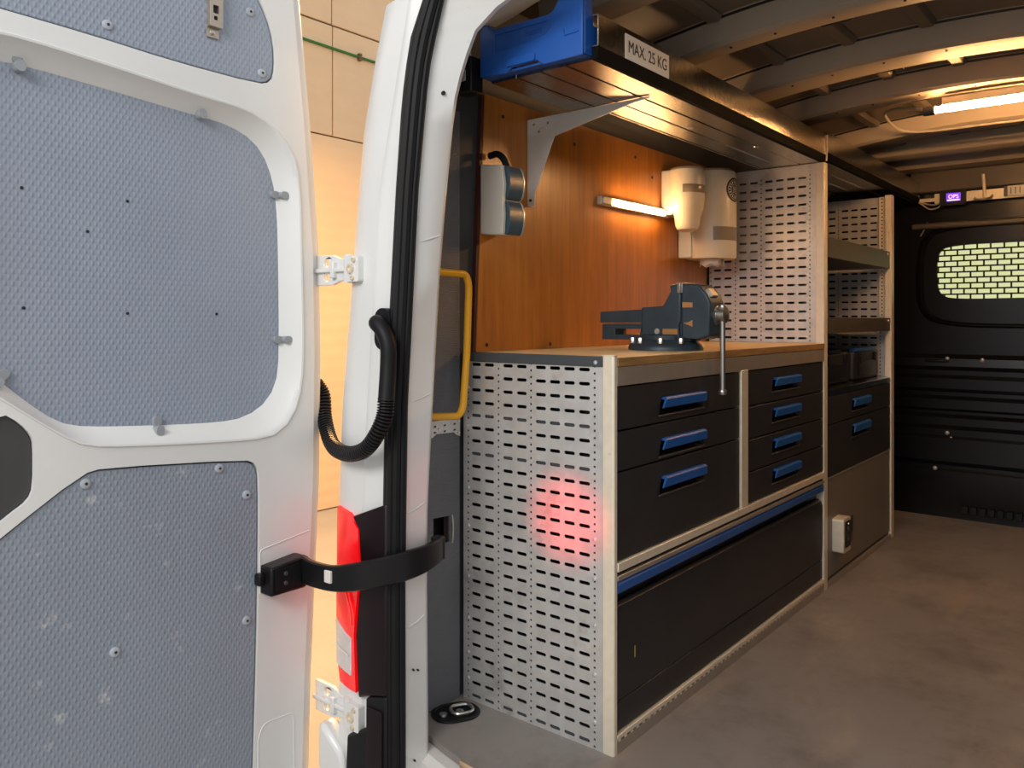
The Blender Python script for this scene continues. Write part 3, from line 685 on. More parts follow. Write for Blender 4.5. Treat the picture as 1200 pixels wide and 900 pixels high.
# ================================================================== WORKBENCH RACKING
XB = -0.512
COLS_SLOT = [(-0.4795, -0.4450), (-0.4305, -0.3955), (-0.3620, -0.3275), (-0.3130, -0.2785), (-0.2475, -0.2130), (-0.2005, -0.1665), (-0.1535, -0.1195), (-0.1065, -0.0725)]
COLS_HOLE = [-0.4935, -0.379, -0.264, -0.0585]
PITCH = 0.0366
def perforated(y, z_rows, z0, z1, x0=XB, x1=-0.032, th=0.0025):
    """sheet in the XZ plane with real slots and round holes, built cell by cell"""
    m = MB()
    xs_ = [x0]; cells = []
    items = sorted([(a-0.004, b+0.004, 's', a, b) for a, b in COLS_SLOT]+[(c-0.0052, c+0.0052, 'h', c, 0) for c in COLS_HOLE])
    zb = [z_rows[0]-PITCH/2+i*PITCH for i in range(len(z_rows)+1)]
    def q(xa, xb, za, zc):
        if xb-xa < 1e-5 or zc-za < 1e-5: return
        m.prism_cell([(xa, za), (xb, za), (xb, zc), (xa, zc)], None)
    def prism_cell(rect, hole):
        loops = [rect]+([hole] if hole else [])
        tris = tessellate_polygon([[Vector((p[0], p[1], 0)) for p in l] for l in loops]) if hole else [(0, 1, 2), (0, 2, 3)]
        flat = [p for l in loops for p in l]
        for yy in (y-th/2, y+th/2):
            V = [m.bm.verts.new((p[0], yy, p[1])) for p in flat]
            for t in tris: m.face([V[i] for i in t])
        if hole:
            n = len(hole)
            A = [m.bm.verts.new((p[0], y-th/2, p[1])) for p in hole]; B = [m.bm.verts.new((p[0], y+th/2, p[1])) for p in hole]
            for i in range(n): m.face([A[i], B[i], B[(i+1) % n], A[(i+1) % n]])
    m.prism_cell = prism_cell
    prev = x0
    for (xa, xb, k, a, b) in items:
        q(prev, xa, zb[0], zb[-1]); prev = xb
        for i, zc in enumerate(z_rows):
            if k == 's':
                r = 0.0046; hole = []
                for cx, a0 in ((b-r, -90), (a+r, 90)):
                    for t in range(5):
                        an = math.radians(a0+180*t/4); hole.append((cx+r*math.cos(an), zc+r*math.sin(an)))
                prism_cell([(xa, zb[i]), (xb, zb[i]), (xb, zb[i+1]), (xa, zb[i+1])], hole)
            else:
                for d in (0, 1):
                    za = zb[i]+d*PITCH/2; zz2 = za+PITCH/2; cz = zc-PITCH/4+d*PITCH/2
                    hole = [(a+0.0034*math.cos(t*math.pi/3), cz+0.0034*math.sin(t*math.pi/3)) for t in range(6)]
                    prism_cell([(xa, za), (xb, za), (xb, zz2), (xa, zz2)], hole)
    q(prev, x1, zb[0], zb[-1])
    q(x0, x1, z0, zb[0]); q(x0, x1, zb[-1], z1)
    return m
def perf_build(m, name, parent, ymid):
    """orient front and back sheets explicitly: every piece is a closed pair of skins"""
    for f in m.bm.faces: f.normal_update()
    me = bpy.data.meshes.new(name)
    for f in m.bm.faces:
        if abs(f.normal.y) > 0.5:
            want = -1 if f.calc_center_median().y < ymid else 1
            if f.normal.y*want < 0: f.normal_flip()
        f.smooth = False
    m.bm.to_mesh(me); m.bm.free(); me.materials.append(M['galv'])
    o = bpy.data.objects.new(name, me); COL.objects.link(o); o.parent = parent
    return o

wb_ = thing('workbench_frame', 'metal racking frame under the worktop with perforated end panel', 'racking')
rowsA = [0.016+i*PITCH for i in range(27)]
part_label(perf_build(perforated(0.0, rowsA, 0.0, 0.9755+0.010), 'perforated_panel', wb_, 0.0), 'near perforated end panel with red glow')
rowsB = [1.019+i*PITCH for i in range(19)]
part_label(perf_build(perforated(1.592, [1.019+i*PITCH for i in range(19)], 1.0005, 1.7315, x0=-0.5, x1=-0.03), 'perforated_panel', wb_, 1.592), 'tall perforated divider panel above the worktop')
part_label(MB().box(-0.512, -0.033, -0.006, 0.0, 0.976, 1.003).build('edge_strip', M['strip'], wb_, .0015), 'dark grey top edge strip')
MB().lathe([(0.006, 0), (0.005, -0.003), (0.002, -0.0035)], (-0.052, -0.006, 0.987), 12, axis='y').build('bolt', M['bolt'], wb_)
# bolts on the near panel
for (x, zs_) in ((-0.0585, (0.535, 0.435, 0.315, 0.19, 0.068)), (-0.4935, (0.90, 0.79, 0.61, 0.50, 0.355, 0.235, 0.135, 0.06))):
    for z in zs_:
        MB().lathe([(0.0058, 0), (0.005, -0.0028), (0.002, -0.0035)], (x, -0.001, z), 10, axis='y').build('bolt', M['bolt'], wb_)
# stiff backing channels seen through some slot rows
for i in (22, 19, 0):
    box('shelf_channel', M['strip'], wb_, -0.48, -0.07, 0.004, 0.010, rowsA[i]-.010, rowsA[i]+.010)
def post(name, y0, y1, z0, z1, parent, x0=-0.032, x1=0.001):
    m = MB(); m.prism([(x0, y0), (x1-0.004, y0), (x1, y0+0.004), (x1, y1), (x1-0.004, y1), (x1-.004, y0+.01), (x0, y0+.01)], 'z', z0, z1)
    return m.build(name, M['alu'], parent, .0012)
post('corner_post', -0.004, 0.012, 0.0, 1.004, wb_)
MB().box(-0.036, 0.002, -0.005, 0.012, 1.004, 1.007).build('post_cap', M['alu'], wb_, .001)
post('corner_post', 1.585, 1.625, 0.0, 1.7315, wb_)
MB().box(-0.03, 0.003, 0.770, 0.824, 0.482, 0.932).build('middle_post', M['alu'], wb_, .003)
MB().box(-0.012, 0.001, 0.013, 1.585, 0.928, 0.976).build('front_rail', M['alustrip'], wb_, .0015)
# double rail over the flap, and slotted bottom rail
for (z0, z1, x1, mm) in ((0.459, 0.482, 0.004, 'alu'), (0.449, 0.459, -0.006, 'black'), (0.436, 0.449, 0.003, 'alustrip')):
    MB().box(-0.03, x1, 0.013, 1.585, z0, z1).build('drawer_rail' if mm != 'black' else 'rail_groove', M[mm], wb_, .002 if mm != 'black' else 0)
br0 = MB().box(-0.03, 0.002, 0.013, 1.585, 0.036, 0.048).build('bottom_rail', M['alu'], wb_, .002)
MB().box(-0.03, 0.0, 0.013, 1.585, 0.0, 0.030).build('plinth', M['alustrip'], wb_, .001)
sm = MB()
y = 0.02
while y < 1.57:
    sm.box(-0.03, 0.0012, y, y+0.010, 0.030, 0.036); y += 0.030
sm.build('rail_bridges', M['alu'], wb_)['kind'] = 'stuff'
box('rail_shadow_gap', M['black'], wb_, -0.03, -0.012, 0.013, 1.585, 0.029, 0.037)

# worktop and plywood back wall
wt = thing('worktop', 'pale plywood worktop with brown edge carrying the vise', 'worktop')
MB().box(-0.524, 0.0, 0.013, 1.584, 0.977, 1.0).build('board', M['worktop'], wt, .001)
MB().box(0.0, 0.003, 0.013, 1.584, 0.9775, 0.9995).build('edge_band', M['worktopedge'], wt, .001)
pw = thing('plywood_board', 'orange varnished plywood board on the wall above the worktop', 'board')
MB().prism([(0.052, 1.001), (1.589, 1.001), (1.589, 1.772), (0.092, 1.772)], 'x', -0.526, -0.511).build('sheet', M['ply'], pw)
MB().prism([(0.040, 1.001), (0.051, 1.001), (0.0915, 1.772), (0.080, 1.772)], 'x', -0.526, -0.512).build('edge', M['plyedge'], pw)
for (y, z) in ((0.176, 1.72), (0.56, 1.70), (1.10, 1.66), (0.10, 1.02), (0.42, 1.015), (0.97, 1.72), (1.25, 1.70)):
    MB().cyl((-0.512, y, z), (-0.5095, y, z), 0.006, n=10).build('screw_hole', M['ink'], pw)

# drawer cabinets
def drawer(parent, y0, y1, z0, z1, hy0, hy1, hz, m, hh_=0.029):
    """front with an opening for the finger recess, blue grip above it"""
    g = 0.0025
    a, b = hy0, hy1; zt = hz+0.004; zbm = hz-hh_-0.016
    rec = [(a, zbm), (b, zbm), (b-0.006, zt), (a+0.012, zt)]
    f = MB().prism([(y0+g, z0+g), (y1-g, z0+g), (y1-g, z1-g), (y0+g, z1-g)], 'x', -0.022, -0.003, [rec]).build('drawer', m, parent, .002)
    rc = MB()
    back = [(a+0.01, zbm+0.012), (b-0.01, zbm+0.012), (b-0.008, zt-.001), (a+0.014, zt-.001)]
    rc.grid([[(-0.004, y, z) for y, z in rec], [(-0.030, y, z) for y, z in back]], close=True)
    rc.prism(back, 'x', -0.033, -0.030)
    rc.build('finger_recess', M['black'], f)
    gp = MB()
    pr_ = [(-0.016, zt), (0.006, zt-0.001), (0.011, zt-0.006), (0.010, zt-hh_), (0.006, zt-hh_-0.001), (0.004, zt-0.008), (-0.016, zt-0.008)]
    gp.grid([[(x, y+(zt-z)*s2, z) for x, z in pr_] for y, s2 in ((a+0.022, -0.8), (a+0.026, -0.8), (b-0.010, 0.08), (b-0.006, 0.08))], close=True)
    gm_ = gp
    vs = list(gm_.bm.verts); n = len(pr_)
    gm_.face(vs[:n]); gm_.face(vs[-n:])
    gm_.build('handle', M['blue'], f, .001)
    MB().box(-0.004, 0.0005, a-0.004, b+0.002, zbm-0.005, zbm).build('lower_lip', mat('worn_lip', (0.06, 0.05, 0.04), 0.5), f, .001)
    return f
dc1 = thing('drawer_cabinet', 'charcoal cabinet with three wide blue handled drawers below the vise', 'drawer cabinet', 'drawer cabinets in the racking')
MB().box(-0.47, -0.034, 0.016, 0.768, 0.484, 0.9265).build('body', M['black'], dc1)
for (z0, z1, hz) in ((0.813, 0.927, 0.880), (0.709, 0.813, 0.767), (0.484, 0.709, 0.662)):
    drawer(dc1, 0.016, 0.768, z0, z1, 0.236, 0.508, hz, M['drawer'])
dc2 = thing('drawer_cabinet', 'charcoal cabinet with four shallow blue handled drawers right of the aluminium post', 'drawer cabinet', 'drawer cabinets in the racking')
MB().box(-0.47, -0.034, 0.826, 1.583, 0.484, 0.9265).build('body', M['black'], dc2)
for (z0, z1, hz) in ((0.807, 0.927, 0.888), (0.697, 0.807, 0.780), (0.588, 0.697, 0.671), (0.484, 0.588, 0.565)):
    drawer(dc2, 0.826, 1.583, z0, z1, 1.045, 1.310, hz, M['drawer'])
# long flap locker under the drawers
fc = thing('flap_locker', 'long black flap locker with blue grip strip near the floor', 'locker')
MB().box(-0.47, -0.03, 0.016, 1.582, 0.05, 0.434).build('body', M['black'], fc)
ff = MB()
ff.prism([(-0.024, 0.128), (-0.006, 0.128), (-0.004, 0.20), (-0.004, 0.345), (-0.010, 0.366), (-0.024, 0.372)], 'y', 0.018, 1.580)
ff.build('flap', M['flap'], fc, .002)
MB().box(-0.024, -0.006, 0.018, 1.580, 0.052, 0.125).build('kick_panel', M['flap'], fc, .002)
MB().prism([(-0.026, 0.433), (-0.004, 0.433), (0.002, 0.426), (0.000, 0.404), (-0.010, 0.402), (-0.012, 0.424), (-0.026, 0.425)], 'y', 0.018, 1.580).build('grip_strip', M['blue'], fc, .001)
MB().box(-0.0040, -0.0032, 0.104, 0.109, 0.215, 0.245).build('scratch_mark', mat('yellow_scratch', (0.3, 0.25, 0.03), 0.6), fc)

# ---- bench vise (axis across the bench)
vs_ = thing('bench_vise', 'blue grey bench vise bolted to the worktop with steel lever', 'vise')
VY = 0.57
MB().lathe([(0.118, 0.0), (0.118, 0.008), (0.112, 0.018), (0.100, 0.026), (0.096, 0.031), (0.092, 0.033)], (-0.165, VY, 1.0), 36).build('swivel_base', M['vise'], vs_)
MB().lathe([(0.080, 0.033), (0.080, 0.046), (0.070, 0.050)], (-0.165, VY, 1.0), 30).build('turntable', M['vise'], vs_)
for a in (250, 290, 215, 325):
    c = (-0.165+0.103*math.cos(math.radians(a)), VY+0.103*math.sin(math.radians(a)))
    MB().lathe([(0.010, 0.022), (0.010, 0.036), (0.008, 0.040)], (c[0], c[1], 1.0), 8).build('base_bolt', M['vsteel'], vs_)
sl_ = MB()
sl_.prism([(-0.385, 1.086), (-0.385, 1.122), (-0.215, 1.129), (-0.06, 1.129), (-0.06, 1.086)], 'y', VY-0.040, VY+0.040)
sl_.prism([(-0.380, 1.031), (-0.380, 1.082), (-0.215, 1.084), (-0.06, 1.084), (-0.06, 1.031)], 'y', VY-0.036, VY+0.036, [[(-0.330, 1.046), (-0.238, 1.046), (-0.235, 1.066), (-0.330, 1.066)]])
sl_.build('slide_bar', M['vise'], vs_, .004)
fx = MB().prism([(-0.228, 1.135), (-0.150, 1.139), (-0.122, 1.188), (-0.126, 1.204), (-0.088, 1.207), (-0.088, 1.095), (-0.096, 1.080), (-0.092, 1.034), (-0.23, 1.034)], 'y', VY-0.046, VY+0.046).build('fixed_jaw', M['vise'], vs_, .006)
jw = MB().prism([(-0.085, 1.206), (-0.028, 1.203), (0.001, 1.172), (0.010, 1.150), (0.012, 1.140), (0.008, 1.047), (-0.020, 1.036), (-0.085, 1.040), (-0.085, 1.08), (-0.085, 1.12)], 'y', VY-0.050, VY+0.050).build('moving_jaw', M['vise'], vs_, .006)
for x0, x1 in ((-0.098, -0.088), (-0.087, -0.080)): MB().box(x0, x1, VY-0.052, VY+0.052, 1.178, 1.2095).build('jaw_plate', M['vsteel'], vs_, .001)
for pp in ([(-0.080, 1.133), (-0.046, 1.133), (-0.046, 1.148), (-0.080, 1.150)], [(-0.078, 1.086), (-0.046, 1.074), (-0.046, 1.095), (-0.060, 1.088)]):
    MB().prism(pp, 'y', VY-0.0515, VY-0.048).build('gap_glimpse', M['emblem'], vs_)  # orange-lit plywood glimpsed between the jaws, put on as copper-coloured plates
MB().prism([(-0.018, 1.182), (0.000, 1.160), (0.012, 1.168), (-0.006, 1.192)], 'y', VY-0.030, VY+0.010).build('anvil_face', M['vsteel'], vs_, .002)
MB().lathe([(0.034, -0.02), (0.034, 0.006), (0.028, 0.012), (0.021, 0.014), (0.021, 0.034), (0.024, 0.036), (0.024, 0.040), (0.012, 0.043)], (0.0, VY, 1.110), 20, axis='x').build('spindle', M['vsteel'], vs_)
rod = MB(); rod.cyl((0.028, VY, 1.130), (0.028, VY, 0.878), 0.0085, n=12)
rod.lathe([(0.010, 0.868), (0.0125, 0.872), (0.0125, 0.880), (0.010, 0.884)], (0.028, VY, 0), 12); rod.lathe([(0.010, 1.126), (0.0125, 1.130), (0.0125, 1.138), (0.010, 1.142)], (0.028, VY, 0), 12)
part_label(rod.build('lever', M['vsteel'], vs_), 'steel lever hanging in front of the drawers')
MB().lathe([(0.0095, 0), (0.0085, -0.002), (0.0065, -0.002), (0.006, -0.001)], (-0.170, VY-0.046, 1.059), 18, axis='y').build('round_badge', M['silver'], vs_)
bd = MB().prism(rrect(-0.150, -0.098, 1.050, 1.067, .002), 'y', VY-0.0475, VY-0.046).build('name_badge', M['emblem'], vs_)

# ---- wall items above the bench
dp = thing('twin_dispenser', 'small white wall dispenser with two petrol blue curved fronts', 'dispenser')
MB().prism([(-0.510, 1.350), (-0.425, 1.343), (-0.421, 1.40), (-0.424, 1.441), (-0.419, 1.49), (-0.428, 1.547), (-0.510, 1.557)], 'y', 0.070, 0.084).build('side_shell', M['dispw'], dp, .003)
MB().prism([(-0.510, 1.350), (-0.43, 1.345), (-0.43, 1.547), (-0.510, 1.557)], 'y', 0.084, 0.150).build('body', M['dispw'], dp, .003)
for (z0, z1) in ((1.448, 1.546), (1.345, 1.444)):
    zc, hz_ = (z0+z1)/2, (z1-z0)/2
    pf = [(-0.430, z0)]+[(-0.424+0.016*math.cos(t)*1.0, zc+hz_*math.sin(t)) for t in [math.radians(-80+20*k) for k in range(9)]]+[(-0.430, z1)]
    fr_ = MB().prism(pf, 'y', 0.085, 0.148).build('curved_front', M['petrol'], dp, .002)
    MB().prism([(x+0.002, z) for x, z in pf], 'y', 0.148, 0.153).build('silver_edge', M['silver'], fr_, .001)
MB().tube(spline([(-0.50, 0.10, 1.585), (-0.47, 0.102, 1.588), (-0.45, 0.105, 1.572), (-0.44, 0.108, 1.548)], 5), 0.010, 10).build('top_hook', M['blacksoft'], dp)

bl = thing('led_lamp', 'short lit bar lamp on the orange plywood board', 'lamp')
MB().box(-0.5105, -0.490, 0.70, 1.20, 1.507, 1.539).build('housing', M['alu'], bl, .003)
MB().box(-0.490, -0.478, 0.775, 1.150, 1.513, 1.532).build('diffuser', M['led2'], bl, .005)
for (a, b) in ((0.70, 0.76), (1.165, 1.20)): MB().box(-0.490, -0.482, a, b, 1.509, 1.537).build('end_cap', M['steel'], bl, .003)

sd = thing('soap_dispenser', 'cream soap dispenser with spout beside the lit bar lamp', 'dispenser')
c0 = (-0.425, 1.225)
m = MB(); m.lathe([(0.062, 1.525), (0.067, 1.54), (0.071, 1.58), (0.073, 1.65), (0.071, 1.692), (0.063, 1.702), (0.02, 1.705)], (c0[0], c0[1], 0), 26)
m.build('canister', M['dispc'], sd)
arc_b = MB(); arc_b.grid([[(c0[0]+r*math.cos(math.radians(a)), c0[1]+r*math.sin(math.radians(a)), z) for a in range(-75, 16, 9)] for r, z in ((0.0735, 1.598), (0.0745, 1.60), (0.0745, 1.628), (0.0735, 1.63))]); arc_b.build('window', M['window_smoke'], sd)
MB().lathe([(0.020, 1.448), (0.040, 1.456), (0.048, 1.47), (0.052, 1.505), (0.060, 1.526)], (c0[0]+0.008, c0[1]-0.008, 0), 20).build('pump_cap', M['dispc'], sd)
MB().box(-0.5095, -0.46, c0[1]-0.055, c0[1]+0.055, 1.515, 1.695).build('wall_plate', M['dispw'], sd, .004)
pd = thing('towel_dispenser', 'tall cream paper towel dispenser with round black logo next to perforated panel', 'dispenser')
c1 = (-0.405, 1.415); r1 = 0.100
m = MB(); m.lathe([(r1-0.004, 1.348), (r1, 1.356), (r1, 1.44), (r1, 1.68), (r1-0.004, 1.705), (r1-0.02, 1.717), (0.02, 1.722)], (c1[0], c1[1], 0), 36)
m.build('cover', M['dispc'], pd)
MB().box(-0.5095, -0.45, c1[1]-0.10, c1[1]+0.085, 1.352, 1.712).build('wall_plate', M['dispw'], pd, .004)
def arc_patch(c, r, a0, a1, z0, z1, n=10):
    m = MB(); m.grid([[(c[0]+rr*math.cos(math.radians(a0+(a1-a0)*k/n)), c[1]+rr*math.sin(math.radians(a0+(a1-a0)*k/n)), z) for k in range(n+1)] for rr, z in ((r-0.002, z0), (r, z0), (r, z1), (r-0.002, z1))], close=False); return m
arc_patch(c1, r1+0.0015, -62, 14, 1.42, 1.475).build('window', M['window_smoke'], pd)
# round logo: dark disc with a ring of light marks, wrapped on the cover
def on_cyl(a, z, d=0.0): return (c1[0]+(r1+d)*math.cos(math.radians(a)), c1[1]+(r1+d)*math.sin(math.radians(a)), z)
LA, LZ, LRad = -2.0, 1.628, 0.050
def disc(r_in, r_out, d, n=32):
    m = MB(); 
    def pt(r, t): return on_cyl(LA+math.degrees(r*math.cos(t)/r1), LZ+r*math.sin(t), d)
    m.grid([[pt(r, 2*math.pi*k/n) for k in range(n)] for r in ([r_in+(r_out-r_in)*j/4 for j in range(5)])], close=True); return m
disc(0.0008, LRad, 0.0012).build('logo_disc', M['ink'], pd)
disc(0.022, 0.0235, 0.0018).build('logo_ring', M['paper'], pd); disc(0.0405, 0.0418, 0.0018).build('logo_ring', M['paper'], pd)
lm = MB()
for k in range(18):
    t = 2*math.pi*k/18
    P4 = [on_cyl(LA+math.degrees(r*math.cos(t+dt)/r1), LZ+r*math.sin(t+dt), 0.0019) for r, dt in ((0.028, -.08), (0.037, -.06), (0.037, .06), (0.028, .08))]
    lm.face([lm.bm.verts.new(p) for p in P4])
for k in range(5):
    z = LZ-0.012+k*0.006; h = 0.0024
    P4 = [on_cyl(LA+a, zz3, 0.0019) for a, zz3 in ((-7, z-h/2), (7, z-h/2), (7, z+h/2), (-7, z+h/2))]
    lm.face([lm.bm.verts.new(p) for p in P4])
lm.build('logo_marks', M['paper'], pd)
tp = MB()
rr = [(c1[0]+0.05*math.cos(t*0.5), c1[1]+0.05*math.sin(t*0.5), 1.348) for t in range(13)]
tp.grid([rr, [(x, y, 1.328-0.010*(k % 2)-0.006*random.random()) for k, (x, y, z) in enumerate(rr)]]); tp.build('torn_paper', M['paper'], pd, solid=.001)

# ---- overhead shelf
os1 = thing('overhead_shelf', 'dark metal overhead shelf above the workbench with weight label', 'shelf')
def fascia(y0, y1, z0, z1):
    m = MB().prism([(-0.018, z0+.03), (0.001, z0+.03), (0.001, z1-.003), (0.0, z1), (-0.018, z1), (-0.018, z1-.003), (-0.003, z1-.006), (-0.003, z0+.033), (-0.018, z0+.033)], 'y', y0, y1)
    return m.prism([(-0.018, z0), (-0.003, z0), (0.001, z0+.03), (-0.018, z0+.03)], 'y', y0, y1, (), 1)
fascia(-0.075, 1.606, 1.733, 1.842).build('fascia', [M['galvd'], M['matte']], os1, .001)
for i in range(3):
    x1 = -0.019-i*0.080; x0 = x1-0.077
    MB().prism([(x0, 1.7375), (x0+.003, 1.734), (x1-.003, 1.734), (x1, 1.7375), (x1, 1.742), (x0, 1.742)], 'y', -0.07, 1.600).build('shelf_plank', M['galvd'], os1)
MB().box(-0.265, -0.259, -0.07, 1.584, 1.7325, 1.80).build('rear_lip', M['galvd'], os1, .001)
for y in (0.29, 0.86, 1.40): MB().box(-0.258, -0.02, y-0.015, y+0.015, 1.743, 1.755).build('cross_bar', M['strip'], os1)
for (y, x) in ((0.72, -0.155), (1.15, -0.10)): MB().lathe([(0.014, 0.0), (0.012, -0.003)], (x, y, 1.734), 14).build('rivet', M['steel'], os1)
lab = part_label(MB().box(0.001, 0.0022, 0.050, 0.280, 1.7635, 1.8275).build('weight_label', M['paper'], os1), 'white label reading MAX. 25 KG')
text_mesh('label_text', 'MAX. 25 KG', 0.045, M['ink'], lab, Matrix.Translation((0.0026, 0.165, 1.7955)) @ Matrix(((0, 0, 1, 0), (1, 0, 0, 0), (0, 1, 0, 0), (0, 0, 0, 1))), 0.86)
os2 = thing('overhead_shelf', 'dark metal overhead shelf above the far shelf rack', 'shelf')
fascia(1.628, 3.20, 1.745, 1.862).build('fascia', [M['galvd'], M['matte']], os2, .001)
for i in range(3):
    x1 = -0.019-i*0.080; x0 = x1-0.077
    MB().prism([(x0, 1.7495), (x0+.003, 1.746), (x1-.003, 1.746), (x1, 1.7495), (x1, 1.754), (x0, 1.754)], 'y', 1.63, 3.195).build('shelf_plank', M['galvd'], os2)
MB().box(-0.265, -0.259, 1.63, 3.195, 1.742, 1.81).build('rear_lip', M['galvd'], os2, .001)
MB().tube([(0.0, 1.612, 1.74), (0.003, 1.613, 1.79), (0.002, 1.614, 1.845)], 0.004, 6).build('fascia_clip', M['alu'], os2)

sb = thing('shelf_bracket', 'white triangular shelf bracket on the plywood board', 'bracket')
MB().prism([(-0.510, 1.457), (-0.483, 1.457), (-0.480, 1.50), (-0.405, 1.667), (-0.12, 1.724), (-0.07, 1.7290), (-0.07, 1.7325), (-0.510, 1.7325)], 'y', 0.297, 0.302, [[(x+0.005*math.cos(k*.785), z+0.005*math.sin(k*.785)) for k in range(8)] for x, z in ((-0.485, 1.715), (-0.43, 1.712), (-0.465, 1.69))]).build('web', mat('white_bracket_enamel', (0.62, 0.60, 0.56), 0.4), sb, .001)
MB().box(-0.510, -0.507, 0.302, 0.330, 1.457, 1.7325).build('wall_flange', mat('white_bracket_flange', (0.62, 0.60, 0.56), 0.4), sb, .001)
for (x, z) in ((-0.497, 1.475),): MB().lathe([(0.005, 0), (0.004, -0.003)], (x, 0.297, z), 8, axis='y').build('screw', M['ink'], sb)

# ---- blue storage bin lying on the shelf end
MB().prism([(-0.345, 1.7375), (-0.342, 1.734), (-0.271, 1.734), (-0.268, 1.7375), (-0.268, 1.7415), (-0.345, 1.7415)], 'y', -0.07, 0.29).build('shelf_plank', M['galvd'], os1)
bn = thing('storage_bin', 'blue plastic storage bin on the rear end of the overhead shelf', 'bin')
fp = [(-0.352, 1.744), (-0.352, 1.862), (-0.342, 1.876), (-0.322, 1.877), (-0.304, 1.861), (-0.125, 1.858), (-0.108, 1.866), (-0.092, 1.890), (-0.086, 1.905), (-0.074, 1.914), (-0.030, 1.905), (-0.022, 1.895), (-0.022, 1.738), (-0.14, 1.7365), (-0.16, 1.752), (-0.245, 1.750), (-0.262, 1.738)]
inset = [(-0.300, 1.800), (-0.300, 1.846), (-0.130, 1.844), (-0.118, 1.828), (-0.135, 1.812), (-0.17, 1.805)]
MB().prism(fp, 'y', -0.110, -0.102, [inset]).build('front_wall', M['bluebin'], bn, .0015)
MB().prism(inset, 'y', -0.106, -0.100).build('label_recess', M['bluebin'], bn)
for z in (1.822, 1.829): MB().box(-0.20, -0.15, -0.1075, -0.1055, z, z+.003).build('embossed_mark', M['bluebin'], bn)
MB().box(-0.350, -0.024, -0.100, 0.22, 1.743, 1.748).build('base', M['bluebin'], bn)
MB().prism([(-0.101, 1.743), (0.22, 1.743), (0.22, 1.80), (-0.065, 1.82), (-0.070, 1.896), (-0.085, 1.905), (-0.101, 1.900)], 'x', -0.030, -0.021, ()).build('side_wall', M['bluebin'], bn, .003)
MB().prism([(-0.101, 1.743), (0.22, 1.743), (0.22, 1.80), (-0.065, 1.82), (-0.070, 1.868), (-0.101, 1.868)], 'x', -0.352, -0.342).build('side_wall', M['bluebin'], bn, .003)
MB().box(-0.342, -0.030, 0.212, 0.22, 1.748, 1.80).build('rear_wall', M['bluebin'], bn, .003)
MB().tube([(-0.078, -0.1105, 1.81), (-0.074, -0.1105, 1.795), (-0.034, -0.1105, 1.797)], 0.0025, 6).build('moulded_line', M['bluebin'], bn)
MB().prism(rrect(-0.258, -0.165, 1.752, 1.772, .006), 'y', -0.115, -0.109).build('finger_grip', M['bluebin'], bn, .003)

# ================================================================== FAR SHELF RACK
sr = thing('shelf_rack', 'open metal shelf rack beyond the perforated divider panel', 'racking')
part_label(perf_build(perforated(2.625, [0.60+i*PITCH for i in range(30)], 0.0, 1.715, x0=-0.5, x1=-0.03), 'perforated_panel', sr, 2.625), 'far perforated end panel')
m = MB(); m.prism([(-0.030, 2.600), (0.001, 2.600), (0.001, 2.650), (-0.004, 2.650), (-.004, 2.61), (-0.03, 2.61)], 'z', 0.0, 1.722); m.build('corner_post', M['alu'], sr, .001)
MB().box(-0.060, -0.032, 2.612, 2.618, 1.11, 1.715).build('post_flange', M['alu'], sr)
hm = MB()
z = 1.12
while z < 1.71: hm.cyl((-0.046, 2.612, z), (-0.046, 2.6105, z), 0.004, n=6); z += PITCH/2
q = hm.build('flange_holes', M['ink'], sr); q['kind'] = 'stuff'
for (z0, z1, xx) in ((1.352, 1.436, -0.006), (1.040, 1.104, -0.003)):
    s = MB().prism([(-0.46, z0), (xx, z0), (xx, z1), (xx-.003, z1), (xx-.006, z0+.005), (-0.455, z0+.005), (-0.455, z1), (-0.46, z1)], 'y', 1.626, 2.598).build('shelf_tray', M['tray'], sr, .001)
    MB().lathe([(0.008, 0), (0.006, 0.004)], (xx-.001, 2.56, z1-.014), 10, axis='x').build('bolt', M['bolt'], s)
MB().prism([(-0.46, 0.782), (-0.002, 0.782), (-0.002, 0.808), (-0.03, 0.812), (-0.46, 0.812)], 'y', 1.626, 2.598).build('lower_shelf', M['galvd'], sr, .002)
MB().box(-0.02, -0.006, 1.626, 2.598, 0.036, 0.442).build('base_panel', M['greypanel'], sr, .001)
MB().box(-0.03, -0.003, 1.626, 2.60, 0.440, 0.4465).build('panel_top_rail', M['alustrip'], sr, .001)
MB().box(-0.02, 0.0, 1.626, 2.60, 0.0, 0.022).build('plinth', M['alustrip'], sr, .001)
box('plinth_gap', M['black'], sr, -0.02, -0.012, 1.626, 2.60, 0.022, 0.036)
MB().box(-0.47, -0.464, 1.626, 2.60, 0.0, 1.10).build('back_sheet', M['black'], sr)
dc3 = thing('drawer_cabinet', 'charcoal cabinet with two small blue handled drawers in the far rack', 'drawer cabinet', 'drawer cabinets in the racking')
MB().box(-0.45, -0.034, 1.628, 2.596, 0.448, 0.781).build('body', M['black'], dc3)
for (z0, z1, hz) in ((0.662, 0.781, 0.744), (0.448, 0.662, 0.630)):
    drawer(dc3, 1.628, 2.596, z0, z1, 1.965, 2.225, hz, M['drawer'], 0.034)
